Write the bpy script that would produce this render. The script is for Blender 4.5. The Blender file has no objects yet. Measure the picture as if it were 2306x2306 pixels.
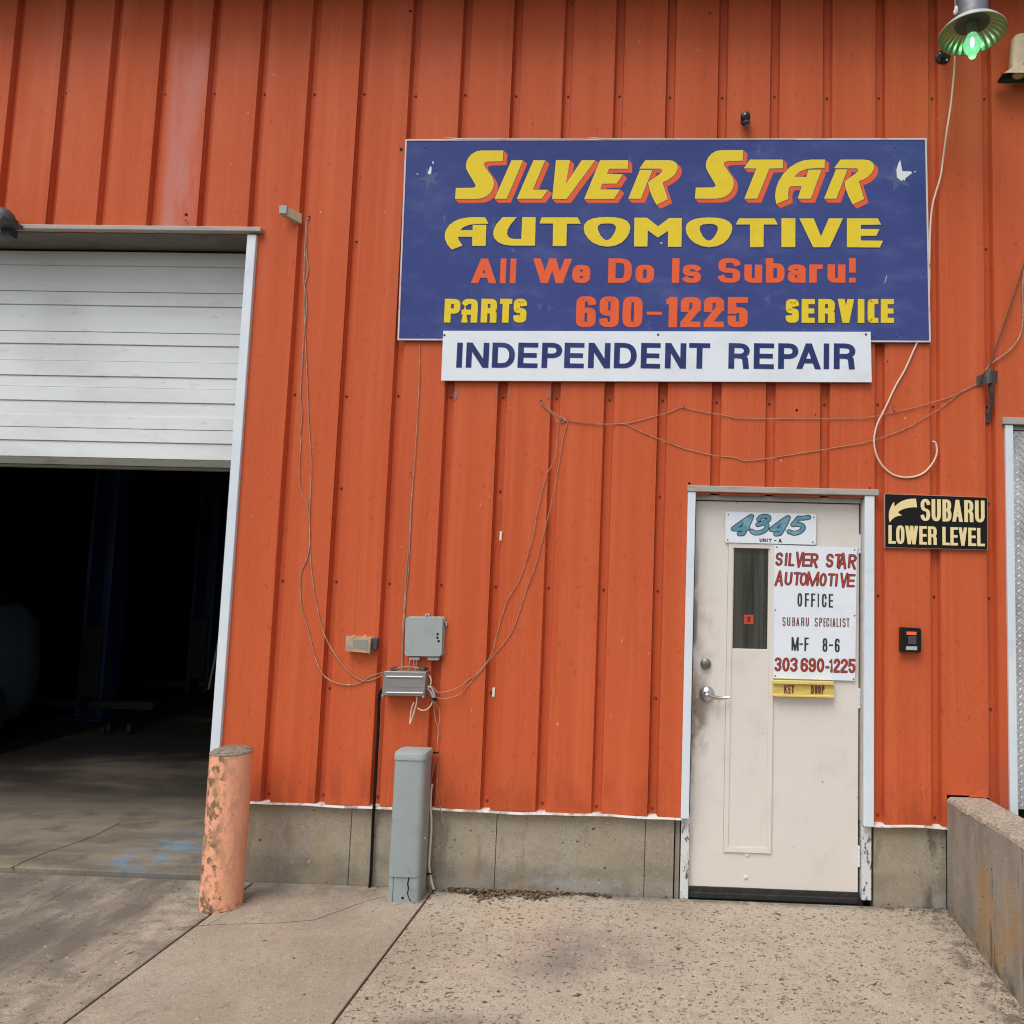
import bpy, math, random
from mathutils import Vector, Matrix
from mathutils.geometry import tessellate_polygon
random.seed(7)
S = bpy.context.scene
COL = S.collection

# ------------------------------------------------------------------ camera
RR = [[0.9992167255135139, 0.030213041613357642, 0.025555969371566144],
      [0.022974564381153167, 0.0829001075252597, -0.9962929998568676],
      [-0.032219634472587605, 0.9960997662326648, 0.08214104251641163]]
CAM = Vector((4.07564507, -4.24541837, 1.78741011))
FOC, CX, CY = 1699.8946, 1477.2715, 1133.2774       # in pixels of a 2306 px wide frame
cd = bpy.data.cameras.new('camera')
cam = bpy.data.objects.new('camera', cd); COL.objects.link(cam)
r, d, f = [Vector(v) for v in RR]
m = Matrix((r, -d, -f)).transposed().to_4x4(); m.translation = CAM
cam.matrix_world = m
cd.sensor_width = 36; cd.sensor_fit = 'HORIZONTAL'
cd.lens = FOC / 2306 * 36
cd.shift_x = -(CX - 1153) / 2306; cd.shift_y = (CY - 1153) / 2306
cd.clip_start = .05; cd.clip_end = 2000
S.camera = cam

# ------------------------------------------------------------------ light
SUN_EL, SUN_AZ = 60, 208      # azimuth of the sun seen from above, 180 = behind the camera
w = bpy.data.worlds.new('World'); S.world = w; w.use_nodes = True
nt = w.node_tree; nt.nodes.clear()
sky = nt.nodes.new('ShaderNodeTexSky'); sky.sky_type = 'NISHITA'; sky.sun_disc = False
sky.sun_elevation = math.radians(SUN_EL); sky.sun_rotation = math.radians(SUN_AZ)
sky.air_density = 1.0; sky.dust_density = 3.0; sky.ozone_density = 1.0
hs = nt.nodes.new('ShaderNodeHueSaturation'); hs.inputs['Saturation'].default_value = .30
bg = nt.nodes.new('ShaderNodeBackground'); bg.inputs[1].default_value = .13
ow = nt.nodes.new('ShaderNodeOutputWorld')
nt.links.new(sky.outputs[0], hs.inputs['Color']); nt.links.new(hs.outputs[0], bg.inputs[0]); nt.links.new(bg.outputs[0], ow.inputs[0])
sl = bpy.data.lights.new('sun', 'SUN'); sl.energy = 1.5; sl.angle = math.radians(38); sl.color = (1, .97, .93)
so = bpy.data.objects.new('sun', sl); COL.objects.link(so)
az, el = math.radians(SUN_AZ), math.radians(SUN_EL)
sd = Vector((math.sin(az) * math.cos(el), math.cos(az) * math.cos(el), math.sin(el)))
so.rotation_euler = sd.to_track_quat('Z', 'Y').to_euler()
so.location = (0, -20, 20)
S.view_settings.view_transform = 'Standard'; S.view_settings.look = 'None'
S.view_settings.gamma = 1; S.view_settings.use_curve_mapping = False
S.view_settings.exposure = 0.34
S.cycles.max_bounces = 6
S.cycles.filter_width = 1.15

# ------------------------------------------------------------------ helpers
def at(x, y, Y=None, Z=None, X=None):
    """point of a plane of the real scene that a picture position shows"""
    v = Vector(((x - CX) / FOC, (y - CY) / FOC, 1))
    q = r * v.x + d * v.y + f * v.z
    if Y is not None: t = (Y - CAM.y) / q.y
    elif Z is not None: t = (Z - CAM.z) / q.z
    else: t = (X - CAM.x) / q.x
    return CAM + q * t

class ZM:      # coordinates measured in an enlarged piece of the photograph
    def __init__(s, x0, y0, k): s.x0, s.y0, s.k = x0, y0, k
    def __call__(s, x, y): return (s.x0 + x * s.k, s.y0 + y * s.k)
    def at(s, x, y, **kw): return at(*s(x, y), **kw)
D = ZM(0, 0, 2306 / 1932)
ZA = ZM(1000, 320, .2795); ZB = ZM(1540, 320, .2795); ZC = ZM(980, 470, .26915); ZD = ZM(1480, 470, .26915)
ZE = ZM(1040, 570, .46584); ZF = ZM(980, 650, .26915); ZG = ZM(1480, 650, .28468); ZH = ZM(980, 740, .5176)
ZI = ZM(1620, 1140, .12422); ZJ = ZM(1730, 1230, .1087); ZK = ZM(1730, 1320, .13972); ZL = ZM(1980, 1100, .13458)
ZMl = ZM(2080, 0, .11698); ZN = ZM(1640, 230, .04141); ZO = ZM(1540, 1440, .11387)
Z1 = ZM(0, 0, .46584); ZW = ZM(740, 1350, .21222); ZDr = ZM(1520, 1080, .2691); ZDl = ZM(1520, 1560, .40683)
ZP = ZM(820, 1650, .2122); ZGL = ZM(0, 1650, .5176); ZGM = ZM(900, 1750, .36232); ZCl = ZM(1950, 780, .26909)
ZR = ZM(1960, 1250, .3623); ZWi = ZM(560, 420, .30014); ZW2 = ZM(1150, 850, .28468); ZGa = ZM(0, 950, .41408)
ZTr = ZM(2000, 0, .31066); ZBo = ZM(420, 1650, .23283); ZL6 = ZM(640, 850, .3675); ZR7 = ZM(1050, 900, .36232)
ZHo = ZM(2200, 60, .08281); ZOD = ZM(0, 520, .31056); ZC2 = ZM(2160, 560, .22777); ZS1 = ZM(860, 280, .33126); ZS2 = ZM(1450, 280, .36232)

class MB:
    def __init__(s): s.v = []; s.f = []
    def add(s, vs, fs):
        n = len(s.v); s.v += [tuple(v) for v in vs]; s.f += [tuple(i + n for i in q) for q in fs]; return s
    def box(s, x0, x1, y0, y1, z0, z1):
        return s.add([(x, y, z) for x in (x0, x1) for y in (y0, y1) for z in (z0, z1)],
                     [(0, 1, 3, 2), (4, 6, 7, 5), (0, 4, 5, 1), (2, 3, 7, 6), (0, 2, 6, 4), (1, 5, 7, 3)])
    def hexa(s, a, b):          # two quads
        return s.add(list(a) + list(b), [(3, 2, 1, 0), (4, 5, 6, 7), (0, 1, 5, 4), (1, 2, 6, 5), (2, 3, 7, 6), (3, 0, 4, 7)])
    def plate(s, pts, y0, y1, shift=(0, 0)):   # polygon in the XZ plane at y0 (front), extruded to y1
        n = len(pts)
        a = [(p[0], y0, p[1]) for p in pts]; b = [(p[0] + shift[0], y1, p[1] + shift[1]) for p in pts]
        tri = tessellate_polygon([[Vector(p) for p in a]])
        fs = [tuple(t) for t in tri] + [tuple(i + n for i in t[::-1]) for t in tri] + [(i, (i + 1) % n, (i + 1) % n + n, i + n) for i in range(n)]
        return s.add(a + b, fs)
    def flat(s, loops, y):
        flatp = [(p[0], y, p[1]) for l in loops for p in l]
        tri = tessellate_polygon([[Vector((p[0], y, p[1])) for p in l] for l in loops])
        return s.add(flatp, [tuple(t) for t in tri])
    def ring(s, c, ax, rad, n=24, up=None):
        ax = Vector(ax).normalized(); u = ax.orthogonal().normalized() if up is None else Vector(up).normalized(); v_ = ax.cross(u)
        return [Vector(c) + (u * math.cos(2 * math.pi * i / n) + v_ * math.sin(2 * math.pi * i / n)) * rad for i in range(n)]
    def lathe(s, c, ax, prof, n=28, cap0=True, cap1=True, wob=None):  # prof: (distance along axis, radius)
        c = Vector(c); ax = Vector(ax).normalized(); u = ax.orthogonal().normalized(); w_ = ax.cross(u)
        vs = []
        for h, rd in prof:
            for i in range(n):
                a = 2 * math.pi * i / n; k = wob(a, h) if wob else 1
                vs.append(c + ax * h + (u * math.cos(a) + w_ * math.sin(a)) * rd * k)
        fs = [(j * n + i, j * n + (i + 1) % n, (j + 1) * n + (i + 1) % n, (j + 1) * n + i) for j in range(len(prof) - 1) for i in range(n)]
        if cap0: fs.append(tuple(range(n))[::-1])
        if cap1: fs.append(tuple((len(prof) - 1) * n + i for i in range(n)))
        return s.add(vs, fs)
    def cyl(s, a, b, rad, n=20, rad2=None):
        a, b = Vector(a), Vector(b)
        return s.lathe(a, b - a, [(0, rad), ((b - a).length, rad2 or rad)], n)
    def tube(s, pts, rad, n=6, smooth=4):
        P = [Vector(p) for p in pts]
        if smooth > 1 and len(P) > 2:
            Q = []
            for i in range(len(P) - 1):
                p0, p1, p2, p3 = P[max(i - 1, 0)], P[i], P[i + 1], P[min(i + 2, len(P) - 1)]
                for k in range(smooth):
                    t = k / smooth
                    Q.append(.5 * ((2 * p1) + (p2 - p0) * t + (2 * p0 - 5 * p1 + 4 * p2 - p3) * t * t + (3 * p1 - p0 - 3 * p2 + p3) * t ** 3))
            P = Q + [P[-1]]
        vs = []; u = None
        for i, p in enumerate(P):
            t = (P[min(i + 1, len(P) - 1)] - P[max(i - 1, 0)])
            if t.length < 1e-9: t = Vector((0, 0, 1))
            t.normalize()
            if u is None: u = t.orthogonal().normalized()
            u = (u - t * u.dot(t))
            u = u.normalized() if u.length > 1e-6 else t.orthogonal().normalized()
            w_ = t.cross(u)
            vs += [p + (u * math.cos(2 * math.pi * k / n) + w_ * math.sin(2 * math.pi * k / n)) * rad for k in range(n)]
        L = len(P)
        fs = [(j * n + i, j * n + (i + 1) % n, (j + 1) * n + (i + 1) % n, (j + 1) * n + i) for j in range(L - 1) for i in range(n)]
        fs += [tuple(range(n))[::-1], tuple((L - 1) * n + i for i in range(n))]
        return s.add(vs, fs)
    def sphere(s, c, rx, ry, rz, n=16, m_=10):
        c = Vector(c); vs = [c + Vector((0, 0, rz))]
        for j in range(1, m_):
            a = math.pi * j / m_
            vs += [c + Vector((rx * math.sin(a) * math.cos(2 * math.pi * i / n), ry * math.sin(a) * math.sin(2 * math.pi * i / n), rz * math.cos(a))) for i in range(n)]
        vs.append(c - Vector((0, 0, rz)))
        fs = [(0, 1 + i, 1 + (i + 1) % n) for i in range(n)]
        fs += [(1 + j * n + i, 1 + (j + 1) * n + i, 1 + (j + 1) * n + (i + 1) % n, 1 + j * n + (i + 1) % n) for j in range(m_ - 2) for i in range(n)]
        l = len(vs) - 1; b = 1 + (m_ - 2) * n
        fs += [(l, b + (i + 1) % n, b + i) for i in range(n)]
        return s.add(vs, fs)
    def loft(s, secs, cap=True):
        n = len(secs[0]); vs = [v for q in secs for v in q]
        fs = [(j * n + i, j * n + (i + 1) % n, (j + 1) * n + (i + 1) % n, (j + 1) * n + i) for j in range(len(secs) - 1) for i in range(n)]
        if cap: fs += [tuple(range(n))[::-1], tuple((len(secs) - 1) * n + i for i in range(n))]
        return s.add(vs, fs)

def root_of(o):
    while o.parent: o = o.parent
    return o
def obj(name, mb, mat, parent=None, bevel=0, smooth=False, loc=None):
    org = root_of(parent).location if parent else Vector(loc or (0, 0, 0))
    me = bpy.data.meshes.new(name)
    me.from_pydata([Vector(v) - org for v in mb.v], [], mb.f); me.update()
    import bmesh
    bm = bmesh.new(); bm.from_mesh(me); bmesh.ops.recalc_face_normals(bm, faces=bm.faces); bm.to_mesh(me); bm.free()
    me.materials.append(mat)
    o = bpy.data.objects.new(name, me); COL.objects.link(o)
    if parent: o.parent = parent
    else: o.location = org
    if bevel:
        b = o.modifiers.new('bevel', 'BEVEL'); b.width = bevel; b.segments = 2; b.limit_method = 'ANGLE'; b.angle_limit = .6
    if smooth:
        for p in me.polygons: p.use_smooth = True
        me.set_sharp_from_angle(angle=math.radians(38))
    return o
def split(name, mb, mat, parent, **kw):
    par = list(range(len(mb.v)))
    def fd(i):
        while par[i] != i: par[i] = par[par[i]]; i = par[i]
        return i
    for q in mb.f:
        for i in q[1:]: par[fd(i)] = fd(q[0])
    grp = {}
    for q in mb.f: grp.setdefault(fd(q[0]), []).append(q)
    for fs in grp.values():
        ids = sorted({i for q in fs for i in q}); mp = {i: k for k, i in enumerate(ids)}
        b_ = MB(); b_.add([mb.v[i] for i in ids], [tuple(mp[i] for i in q) for q in fs]); obj(name, b_, mat, parent, **kw)
def tag(o, label=None, cat=None, group=None, kind=None):
    if label: o['label'] = label
    if cat: o['category'] = cat
    if group: o['group'] = group
    if kind: o['kind'] = kind
    return o
def thing(name, label, cat, loc=(0, 0, 0), group=None):
    o = bpy.data.objects.new(name, None); COL.objects.link(o); o.location = Vector(loc); o.empty_display_size = .1
    return tag(o, label, cat, group)

# ------------------------------------------------------------------ materials
def hexlin(h):
    c = [int(h[i:i + 2], 16) / 255 for i in (0, 2, 4)]
    return tuple(v / 12.92 if v <= .04045 else ((v + .055) / 1.055) ** 2.4 for v in c)
def mat(name, col, rough=.6, metal=0., layers=(), grain=None, spec=.5, fine=None, emit=None, coat=0, clear=0):
    """layers: (colour, scale xyz, low, high, strength, detail, box mask or None)"""
    M = bpy.data.materials.new(name); M.use_nodes = True
    T = M.node_tree; N = T.nodes; L = T.links; B = N['Principled BSDF']
    B.inputs['Roughness'].default_value = rough; B.inputs['Metallic'].default_value = metal
    B.inputs['Specular IOR Level'].default_value = spec
    B.inputs['Base Color'].default_value = (*col, 1)
    if coat: B.inputs['Coat Weight'].default_value = coat
    if clear: B.inputs['Transmission Weight'].default_value = clear
    if emit:
        B.inputs['Emission Color'].default_value = (*emit[0], 1); B.inputs['Emission Strength'].default_value = emit[1]
    geo = N.new('ShaderNodeNewGeometry')
    def math_(op, a, b=None, c=None, clamp=False):
        n = N.new('ShaderNodeMath'); n.operation = op; n.use_clamp = clamp
        for i, q in enumerate((a, b, c)):
            if q is None: continue
            if isinstance(q, (int, float)): n.inputs[i].default_value = q
            else: L.new(q, n.inputs[i])
        return n.outputs[0]
    def noise(sc, det=4, off=0, vor=False):
        mp = N.new('ShaderNodeMapping'); mp.inputs['Scale'].default_value = sc; mp.inputs['Location'].default_value = (off, off * .7, off * 1.3)
        L.new(geo.outputs['Position'], mp.inputs[0])
        if vor:
            n = N.new('ShaderNodeTexVoronoi'); n.inputs['Scale'].default_value = 1; n.inputs['Randomness'].default_value = 1
        else:
            n = N.new('ShaderNodeTexNoise'); n.inputs['Scale'].default_value = 1; n.inputs['Detail'].default_value = det; n.inputs['Roughness'].default_value = .62
        L.new(mp.outputs[0], n.inputs['Vector'])
        return n.outputs[0]
    def ramp(v, lo, hi):
        n = N.new('ShaderNodeMapRange'); n.interpolation_type = 'SMOOTHSTEP'
        n.inputs[1].default_value = lo; n.inputs[2].default_value = hi
        if lo > hi:
            n.inputs[1].default_value = hi; n.inputs[2].default_value = lo; n.inputs[3].default_value = 1; n.inputs[4].default_value = 0
        L.new(v, n.inputs[0]); return n.outputs[0]
    sep = N.new('ShaderNodeSeparateXYZ'); L.new(geo.outputs['Position'], sep.inputs[0])
    cur = None
    hts = []
    for k, ly in enumerate(layers):
        c, sc, lo, hi, st, det = ly[:6]; mask = ly[6] if len(ly) > 6 else None; vor = len(ly) > 7 and ly[7]
        v = ramp(noise(sc, det, 3.1 * k + 1.7, vor), lo, hi)
        if vor == 'pit':        # only some cells carry a pit
            v = math_('MULTIPLY', v, ramp(noise(tuple(q * .55 for q in sc), 1, 9.3 + k), .50, .56))
            hts.append(v)
        v = math_('MULTIPLY', v, st)
        if mask:
            for ax, (a, b, s_) in mask.items():
                o_ = sep.outputs['XYZ'.index(ax)]
                if a is not None: v = math_('MULTIPLY', v, ramp(o_, a - s_, a + s_))
                if b is not None: v = math_('MULTIPLY', v, ramp(o_, b + s_, b - s_))
        mx = N.new('ShaderNodeMix'); mx.data_type = 'RGBA'
        L.new(v, mx.inputs[0])
        if cur is None: mx.inputs[6].default_value = (*col, 1)
        else: L.new(cur, mx.inputs[6])
        mx.inputs[7].default_value = (*c, 1)
        cur = mx.outputs[2]
    if fine:        # fine value grain: (scale xyz, amount)
        v = noise(fine[0], 2, 21)
        mr = N.new('ShaderNodeMapRange'); mr.inputs[1].default_value = .3; mr.inputs[2].default_value = .7
        mr.inputs[3].default_value = 1 - fine[1]; mr.inputs[4].default_value = 1 + fine[1]; L.new(v, mr.inputs[0])
        h = N.new('ShaderNodeHueSaturation'); L.new(mr.outputs[0], h.inputs['Value'])
        if cur is None: h.inputs['Color'].default_value = (*col, 1)
        else: L.new(cur, h.inputs['Color'])
        cur = h.outputs[0]
    if cur is not None: L.new(cur, B.inputs['Base Color'])
    if grain:
        b = N.new('ShaderNodeBump'); b.inputs['Strength'].default_value = grain[1]; b.inputs['Distance'].default_value = grain[2] if len(grain) > 2 else .002
        h = noise(grain[0], 5, 5.5)
        for q in hts: h = math_('SUBTRACT', h, math_('MULTIPLY', q, 1.5))
        L.new(h, b.inputs['Height']); L.new(b.outputs[0], B.inputs['Normal'])
    return M

ORANGE = (.57, .112, .042)
def orange(name, extra=()):
    return mat(name, ORANGE, .55, layers=(
        ((.50, .090, .029), (7, 7, .30), .42, .70, .7, 4),
        ((.66, .150, .060), (11, 11, .22), .48, .74, .55, 3),
        ((.42, .072, .023), (75, 75, .5), .60, .72, .45, 3),
        ((.50, .085, .028), (1.2, 1.2, .8), .5, .8, .5, 4),
        ((.34, .055, .020), (22, 22, 10), .60, .72, .45, 4),
        ((.36, .07, .03), (10, 10, 3), .42, .62, .55, 5, {'Z': (None, .62, .12)}),
        ((.75, .42, .33), (38, 38, 20), .80, .82, .7, 1),
        ((.64, .17, .09), (2.2, 2.2, .5), .45, .75, .55, 4, {'Z': (3.2, None, .8), 'X': (None, 2.6, .6)}),
        ((.26, .05, .03), (30, 30, 18), .68, .74, .5, 3)) + tuple(extra),
        grain=((420, 420, 260), .3, .0012), fine=((260, 260, 170), .13), spec=.12)
M_or = orange('orange_paint', (
    ((.60, .24, .20), (6, 6, 1.0), .34, .62, .65, 5, {'X': (.975, 1.19, .03), 'Z': (3.6, 4.85, .12)}),
    ((.50, .30, .27), (16, 16, 1.2), .42, .64, .4, 5, {'X': (1.02, 1.16, .03), 'Z': (3.6, 4.2, .1)}),
    ((.36, .10, .06), (8, 8, 3), .35, .6, .6, 3, {'X': (5.74, 5.9, .04), 'Z': (.4, .75, .15)}),
))
M_screw = mat('screw_heads', (.16, .03, .015), .5)
M_hole = mat('dark_hole', (.004, .003, .003), .9)
M_white = mat('white_trim', (.66, .74, .80), .45, layers=(((.5, .52, .52), (6, 6, 6), .55, .75, .4, 5), ((.78, .8, .8), (3, 3, 3), .45, .7, .6, 2)), grain=((60, 60, 60), .15), fine=((300, 300, 300), .03))
M_peel = mat('peeling_white', (.64, .66, .66), .6, layers=(((.07, .065, .06), (55, 55, 30), .56, .60, .95, 5), ((.42, .40, .36), (20, 20, 9), .5, .7, .6, 4)), grain=((60, 60, 60), .4))
M_drip = mat('dirty_drip_strip', (.72, .68, .64), .5, layers=(((.30, .22, .17), (9, 9, 9), .46, .62, .85, 5), ((.10, .08, .06), (25, 25, 25), .62, .70, .8, 4)))
M_beigetrim = mat('beige_trim', (.40, .37, .33), .5, layers=(((.25, .23, .2), (5, 5, 20), .5, .75, .6, 4),), grain=((80, 80, 80), .15))
M_door = mat('almond_door', (.70, .65, .60), .5, spec=.25, layers=(
        ((.58, .51, .45), (7, 7, 5), .5, .8, .5, 5), ((.74, .68, .62), (2, 2, 2), .4, .7, .5, 3),
        ((.22, .165, .12), (9, 9, 6), .30, .54, .9, 5, {'X': (4.15, 4.25, .03), 'Z': (.80, 1.16, .1)}),
        ((.28, .22, .17), (14, 14, 10), .40, .66, .4, 5, {'X': (4.1, 4.28, .06), 'Z': (1.05, 1.6, .2)}),
        ((.16, .12, .09), (20, 20, 6), .42, .62, .7, 5, {'X': (None, 4.186, .008), 'Z': (.3, 1.8, .3)}),
        ((.30, .24, .19), (24, 24, 16), .48, .72, .45, 5, {'X': (4.2, 4.38, .06), 'Z': (.95, 1.12, .04)}),
        ((.1, .08, .06), (70, 70, 40), .72, .76, .6, 2)),
        grain=((200, 200, 200), .2, .001), fine=((260, 260, 260), .035))
M_black = mat('black_rubber', (.018, .018, .018), .6, layers=(((.07, .065, .06), (30, 30, 30), .5, .7, .5, 5),), grain=((60, 60, 60), .3))
CONC = (.335, .285, .225)
def concrete(name, base, pits, pit=.24, stains=(), gs=.4, psc=26, fa=.10, den=.5):
    dk = lambda k: (base[0] * k, base[1] * k * .95, base[2] * k * .9)
    L = [(dk(.74), (1.1, 1.1, 1.1), .42, .70, .7, 5),
         ((base[0] * 1.16, base[1] * 1.15, base[2] * 1.12), (2.3, 2.3, 2.3), .48, .72, .6, 5),
         (dk(.80), (14, 14, 14), .48, .66, .5, 5),
         ((base[0] * 1.25, base[1] * 1.25, base[2] * 1.22), (70, 70, 70), .56, .70, .5, 2),
         (dk(.60), (120, 125, 120), .55, .64, .65, 2)]
    L += list(stains)
    if pits:
        q = den * .06
        L += [(dk(.34), (52, 56, 54), .665 - q, .70 - q, .8, 2),
              (dk(.24), (38, 42, 40), .715 - q, .745 - q, .9, 2),
              (dk(.18), (24, 28, 26), .775 - q, .79 - q, .95, 1),
              ((base[0] * 1.5, base[1] * 1.5, base[2] * 1.5), (44, 44, 44), .74, .76, .7, 1),
              (dk(.24), (psc * .7, psc * 1.1, psc * .9), pit * .75, pit * .45, .95, 1, None, 'pit')]
    return mat(name, base, .92, layers=L, grain=((130, 130, 130), gs, .003), fine=((190, 190, 190), fa), spec=.2)
M_slabA = concrete('worn_driveway_concrete', (.37, .315, .25), True, .20, stains=(
        ((.12, .10, .085), (1.6, .6, 1), .42, .62, .9, 6), ((.14, .12, .10), (5, 9, 4), .48, .64, .6, 6), ((.40, .35, .29), (2.2, 1.2, 2), .54, .7, .5, 5)), psc=24, den=.5)
M_slabB = concrete('smooth_concrete', (.365, .31, .245), True, .10, stains=(((.24, .20, .165), (2.2, 2.2, 2), .48, .72, .5, 5), ((.19, .16, .13), (9, 9, 9), .60, .72, .5, 4),
        ((.17, .145, .115), (9, 9, 9), .35, .65, .7, 4, {'Y': (-.17, None, .07)})), fa=.12, psc=26, den=-.1)
M_slabC = concrete('pitted_concrete', (.40, .345, .275), True, .25, stains=(
        ((.14, .13, .12), (2.6, 2.6, 3), .34, .66, .7, 6, {'X': (3.45, 4.05, .22), 'Y': (-.85, -.40, .12)}),
        ((.11, .10, .09), (3, 3, 3), .28, .56, .8, 5, {'X': (3.02, 3.5, .14), 'Y': (-1.6, -1.15, .08)}),
        ((.48, .37, .24), (4, 4, 4), .3, .6, .5, 4, {'X': (3.1, 3.5, .12), 'Y': (-.4, -.1, .08)}),
        ((.13, .11, .09), (12, 12, 12), .35, .6, .8, 4, {'Y': (-.05, None, .03)}),
        ((.10, .085, .07), (16, 16, 16), .42, .64, .8, 6, {'X': (5.40, None, .06)}),
        ((.42, .29, .24), (1.5, 1.5, 1.5), .5, .8, .4, 4)), psc=25, den=1.0, fa=.16)
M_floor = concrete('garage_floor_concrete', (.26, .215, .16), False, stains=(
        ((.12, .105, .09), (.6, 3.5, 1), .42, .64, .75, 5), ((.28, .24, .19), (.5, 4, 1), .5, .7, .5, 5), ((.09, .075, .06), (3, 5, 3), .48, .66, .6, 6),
        ((.030, .027, .023), (.5, .8, 1), .28, .5, .85, 4, {'Y': (1.0, None, .7)}),  # no stain: dimness of the interior painted in, floor darkens behind the threshold
        ((.010, .010, .010), (.5, .8, 1), .2, .3, 1, 2, {'X': (None, -1.72, .04), 'Y': (1.0, None, .5)}),  # no stain: shadow under and beside the car painted as a near-black strip
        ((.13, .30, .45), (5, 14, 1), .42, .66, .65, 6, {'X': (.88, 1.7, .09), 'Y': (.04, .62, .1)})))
M_found = concrete('foundation_concrete', (.34, .30, .235), True, .20, stains=(
        ((.17, .155, .13), (3, 3, 5), .35, .65, .75, 5, {'Z': (None, .16, .035)}),
        ((.30, .29, .28), (6, 6, 8), .4, .6, .8, 4, {'Z': (None, .075, .02), 'X': (2.9, None, .3)}),
        ((.36, .28, .17), (5, 5, 2), .48, .66, .4, 4), ((.22, .17, .11), (14, 14, 3), .55, .68, .5, 4),
        ((.10, .085, .06), (12, 12, 3), .42, .6, .8, 4, {'X': (5.42, 5.6, .03)})), psc=19, gs=.3, den=-.2)
M_retain = concrete('retaining_wall_concrete', (.34, .305, .255), True, .18, stains=(
        ((.20, .175, .145), (3, 7, 2.2), .40, .70, .65, 6),
        ((.42, .39, .35), (3, 13, 1.2), .54, .72, .5, 5),
        ((.42, .24, .09), (2, 3.2, 2.0), .42, .62, .8, 5, {'Z': (None, .44, .12), 'Y': (None, -.45, .15)}), ((.09, .07, .06), (5, 12, 1.5), .60, .68, .7, 4),
        ((.10, .09, .08), (8, 8, 8), .42, .62, .8, 4, {'Z': (None, .06, .04)})), psc=18, den=-.3)
M_rettop = concrete('retaining_wall_top', (.44, .375, .30), False, stains=(((.20, .17, .14), (60, 60, 60), .46, .60, .75, 3), ((.6, .5, .4), (50, 50, 50), .60, .68, .7, 2)), gs=1.0, fa=.2)
M_asphalt = mat('asphalt', (.055, .053, .05), .95, layers=(((.09, .085, .08), (40, 40, 40), .5, .65, .8, 3),), grain=((60, 60, 60), .5, .004))
M_joint = mat('joint_dirt', (.055, .045, .035), .95, layers=(((.10, .085, .06), (30, 30, 30), .45, .6, .8, 3),))
M_blue = mat('sign_blue', (.050, .070, .232), .65, spec=.12, layers=(
        ((.085, .11, .285), (3, 3, 7), .46, .72, .8, 6), ((.036, .055, .20), (1.5, 1.5, 2), .45, .7, .7, 4),
        ((.17, .19, .33), (16, 16, 9), .62, .76, .45, 5), ((.25, .27, .40), (7, 7, 2.5), .70, .76, .35, 5)), fine=((300, 300, 300), .05))
M_yellow = mat('sign_yellow', (.80, .60, .035), .6, spec=.15, layers=(((.74, .53, .03), (9, 9, 9), .5, .7, .6, 4),), fine=((300, 300, 300), .05))
M_yedge = mat('sign_pale_yellow_edge', (.75, .66, .30), .55)
M_sor = mat('sign_orange', (.80, .125, .04), .6, spec=.15, layers=(((.66, .10, .04), (12, 12, 12), .5, .7, .5, 4),), fine=((300, 300, 300), .05))
M_dk = mat('sign_dark_outline', (.03, .025, .02), .6)
M_pinkedge = mat('faded_white_edge', (.66, .55, .55), .6, layers=(((.5, .3, .26), (9, 9, 9), .55, .7, .6, 3),))
M_signwhite = mat('sign_white', (.76, .81, .86), .45, layers=(((.68, .72, .76), (4, 4, 6), .45, .7, .7, 5),), fine=((300, 300, 300), .02))
M_navy = mat('sign_navy', (.022, .038, .150), .6, spec=.2, layers=(((.05, .07, .20), (8, 8, 8), .5, .7, .6, 4),))
M_signblack = mat('sign_black', (.008, .008, .008), .6, spec=.2)
M_cream = mat('sign_cream', (.84, .68, .34), .5, spec=.2, layers=(((.78, .70, .45), (12, 12, 12), .5, .7, .6, 3),))
M_teal = mat('sign_teal', (.10, .27, .37), .5, layers=(((.22, .42, .46), (18, 18, 18), .45, .65, .8, 4), ((.08, .22, .33), (12, 12, 12), .55, .7, .7, 4)))
M_ink = mat('sign_ink_black', (.02, .03, .035), .5)
M_redink = mat('sign_red', (.40, .045, .03), .5, layers=(((.30, .03, .02), (30, 30, 30), .5, .7, .6, 3),))
M_dkred = mat('sign_dark_red', (.11, .012, .012), .5)
M_maroon = mat('sign_maroon', (.16, .035, .03), .5)
M_kyel = mat('yellow_plastic', (.74, .58, .17), .45, layers=(((.66, .48, .12), (10, 10, 20), .5, .7, .6, 3),))
M_chrome = mat('satin_chrome', (.62, .62, .62), .22, 1.0)
M_brass = mat('dull_lock_metal', (.25, .23, .21), .38, .9)
M_pane = mat('tinted_glass', (.035, .038, .030), .04, layers=(((.085, .082, .066), (10, 10, .4), .46, .66, .8, 3), ((.02, .02, .018), (25, 25, .8), .5, .7, .8, 3)), spec=.7)
M_sticker = mat('orange_sticker', (.50, .06, .02), .5)
M_gbox = mat('grey_box_plastic', (.34, .375, .375), .5, layers=(((.27, .30, .30), (9, 9, 9), .45, .7, .6, 5), ((.42, .43, .42), (30, 30, 9), .6, .7, .4, 4)), grain=((150, 150, 150), .25, .001), fine=((260, 260, 260), .03))
M_gbox2 = mat('grey_metal_box', (.30, .285, .275), .38, .35, layers=(((.22, .21, .205), (12, 12, 12), .5, .7, .5, 4),), grain=((150, 150, 150), .15, .001))
M_ped = mat('pedestal_grey_green', (.29, .335, .335), .5, layers=(((.19, .22, .22), (7, 7, 6), .55, .72, .6, 4), ((.36, .40, .39), (2, 2, 2), .4, .7, .5, 3)), grain=((150, 150, 150), .2, .001), fine=((240, 240, 240), .035))
M_tan = mat('tan_plastic', (.62, .42, .27), .35, layers=(((.30, .27, .21), (14, 14, 14), .42, .6, .6, 3),), clear=.15)
M_dkgrey = mat('dark_grey_plastic', (.06, .06, .065), .5)
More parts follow.
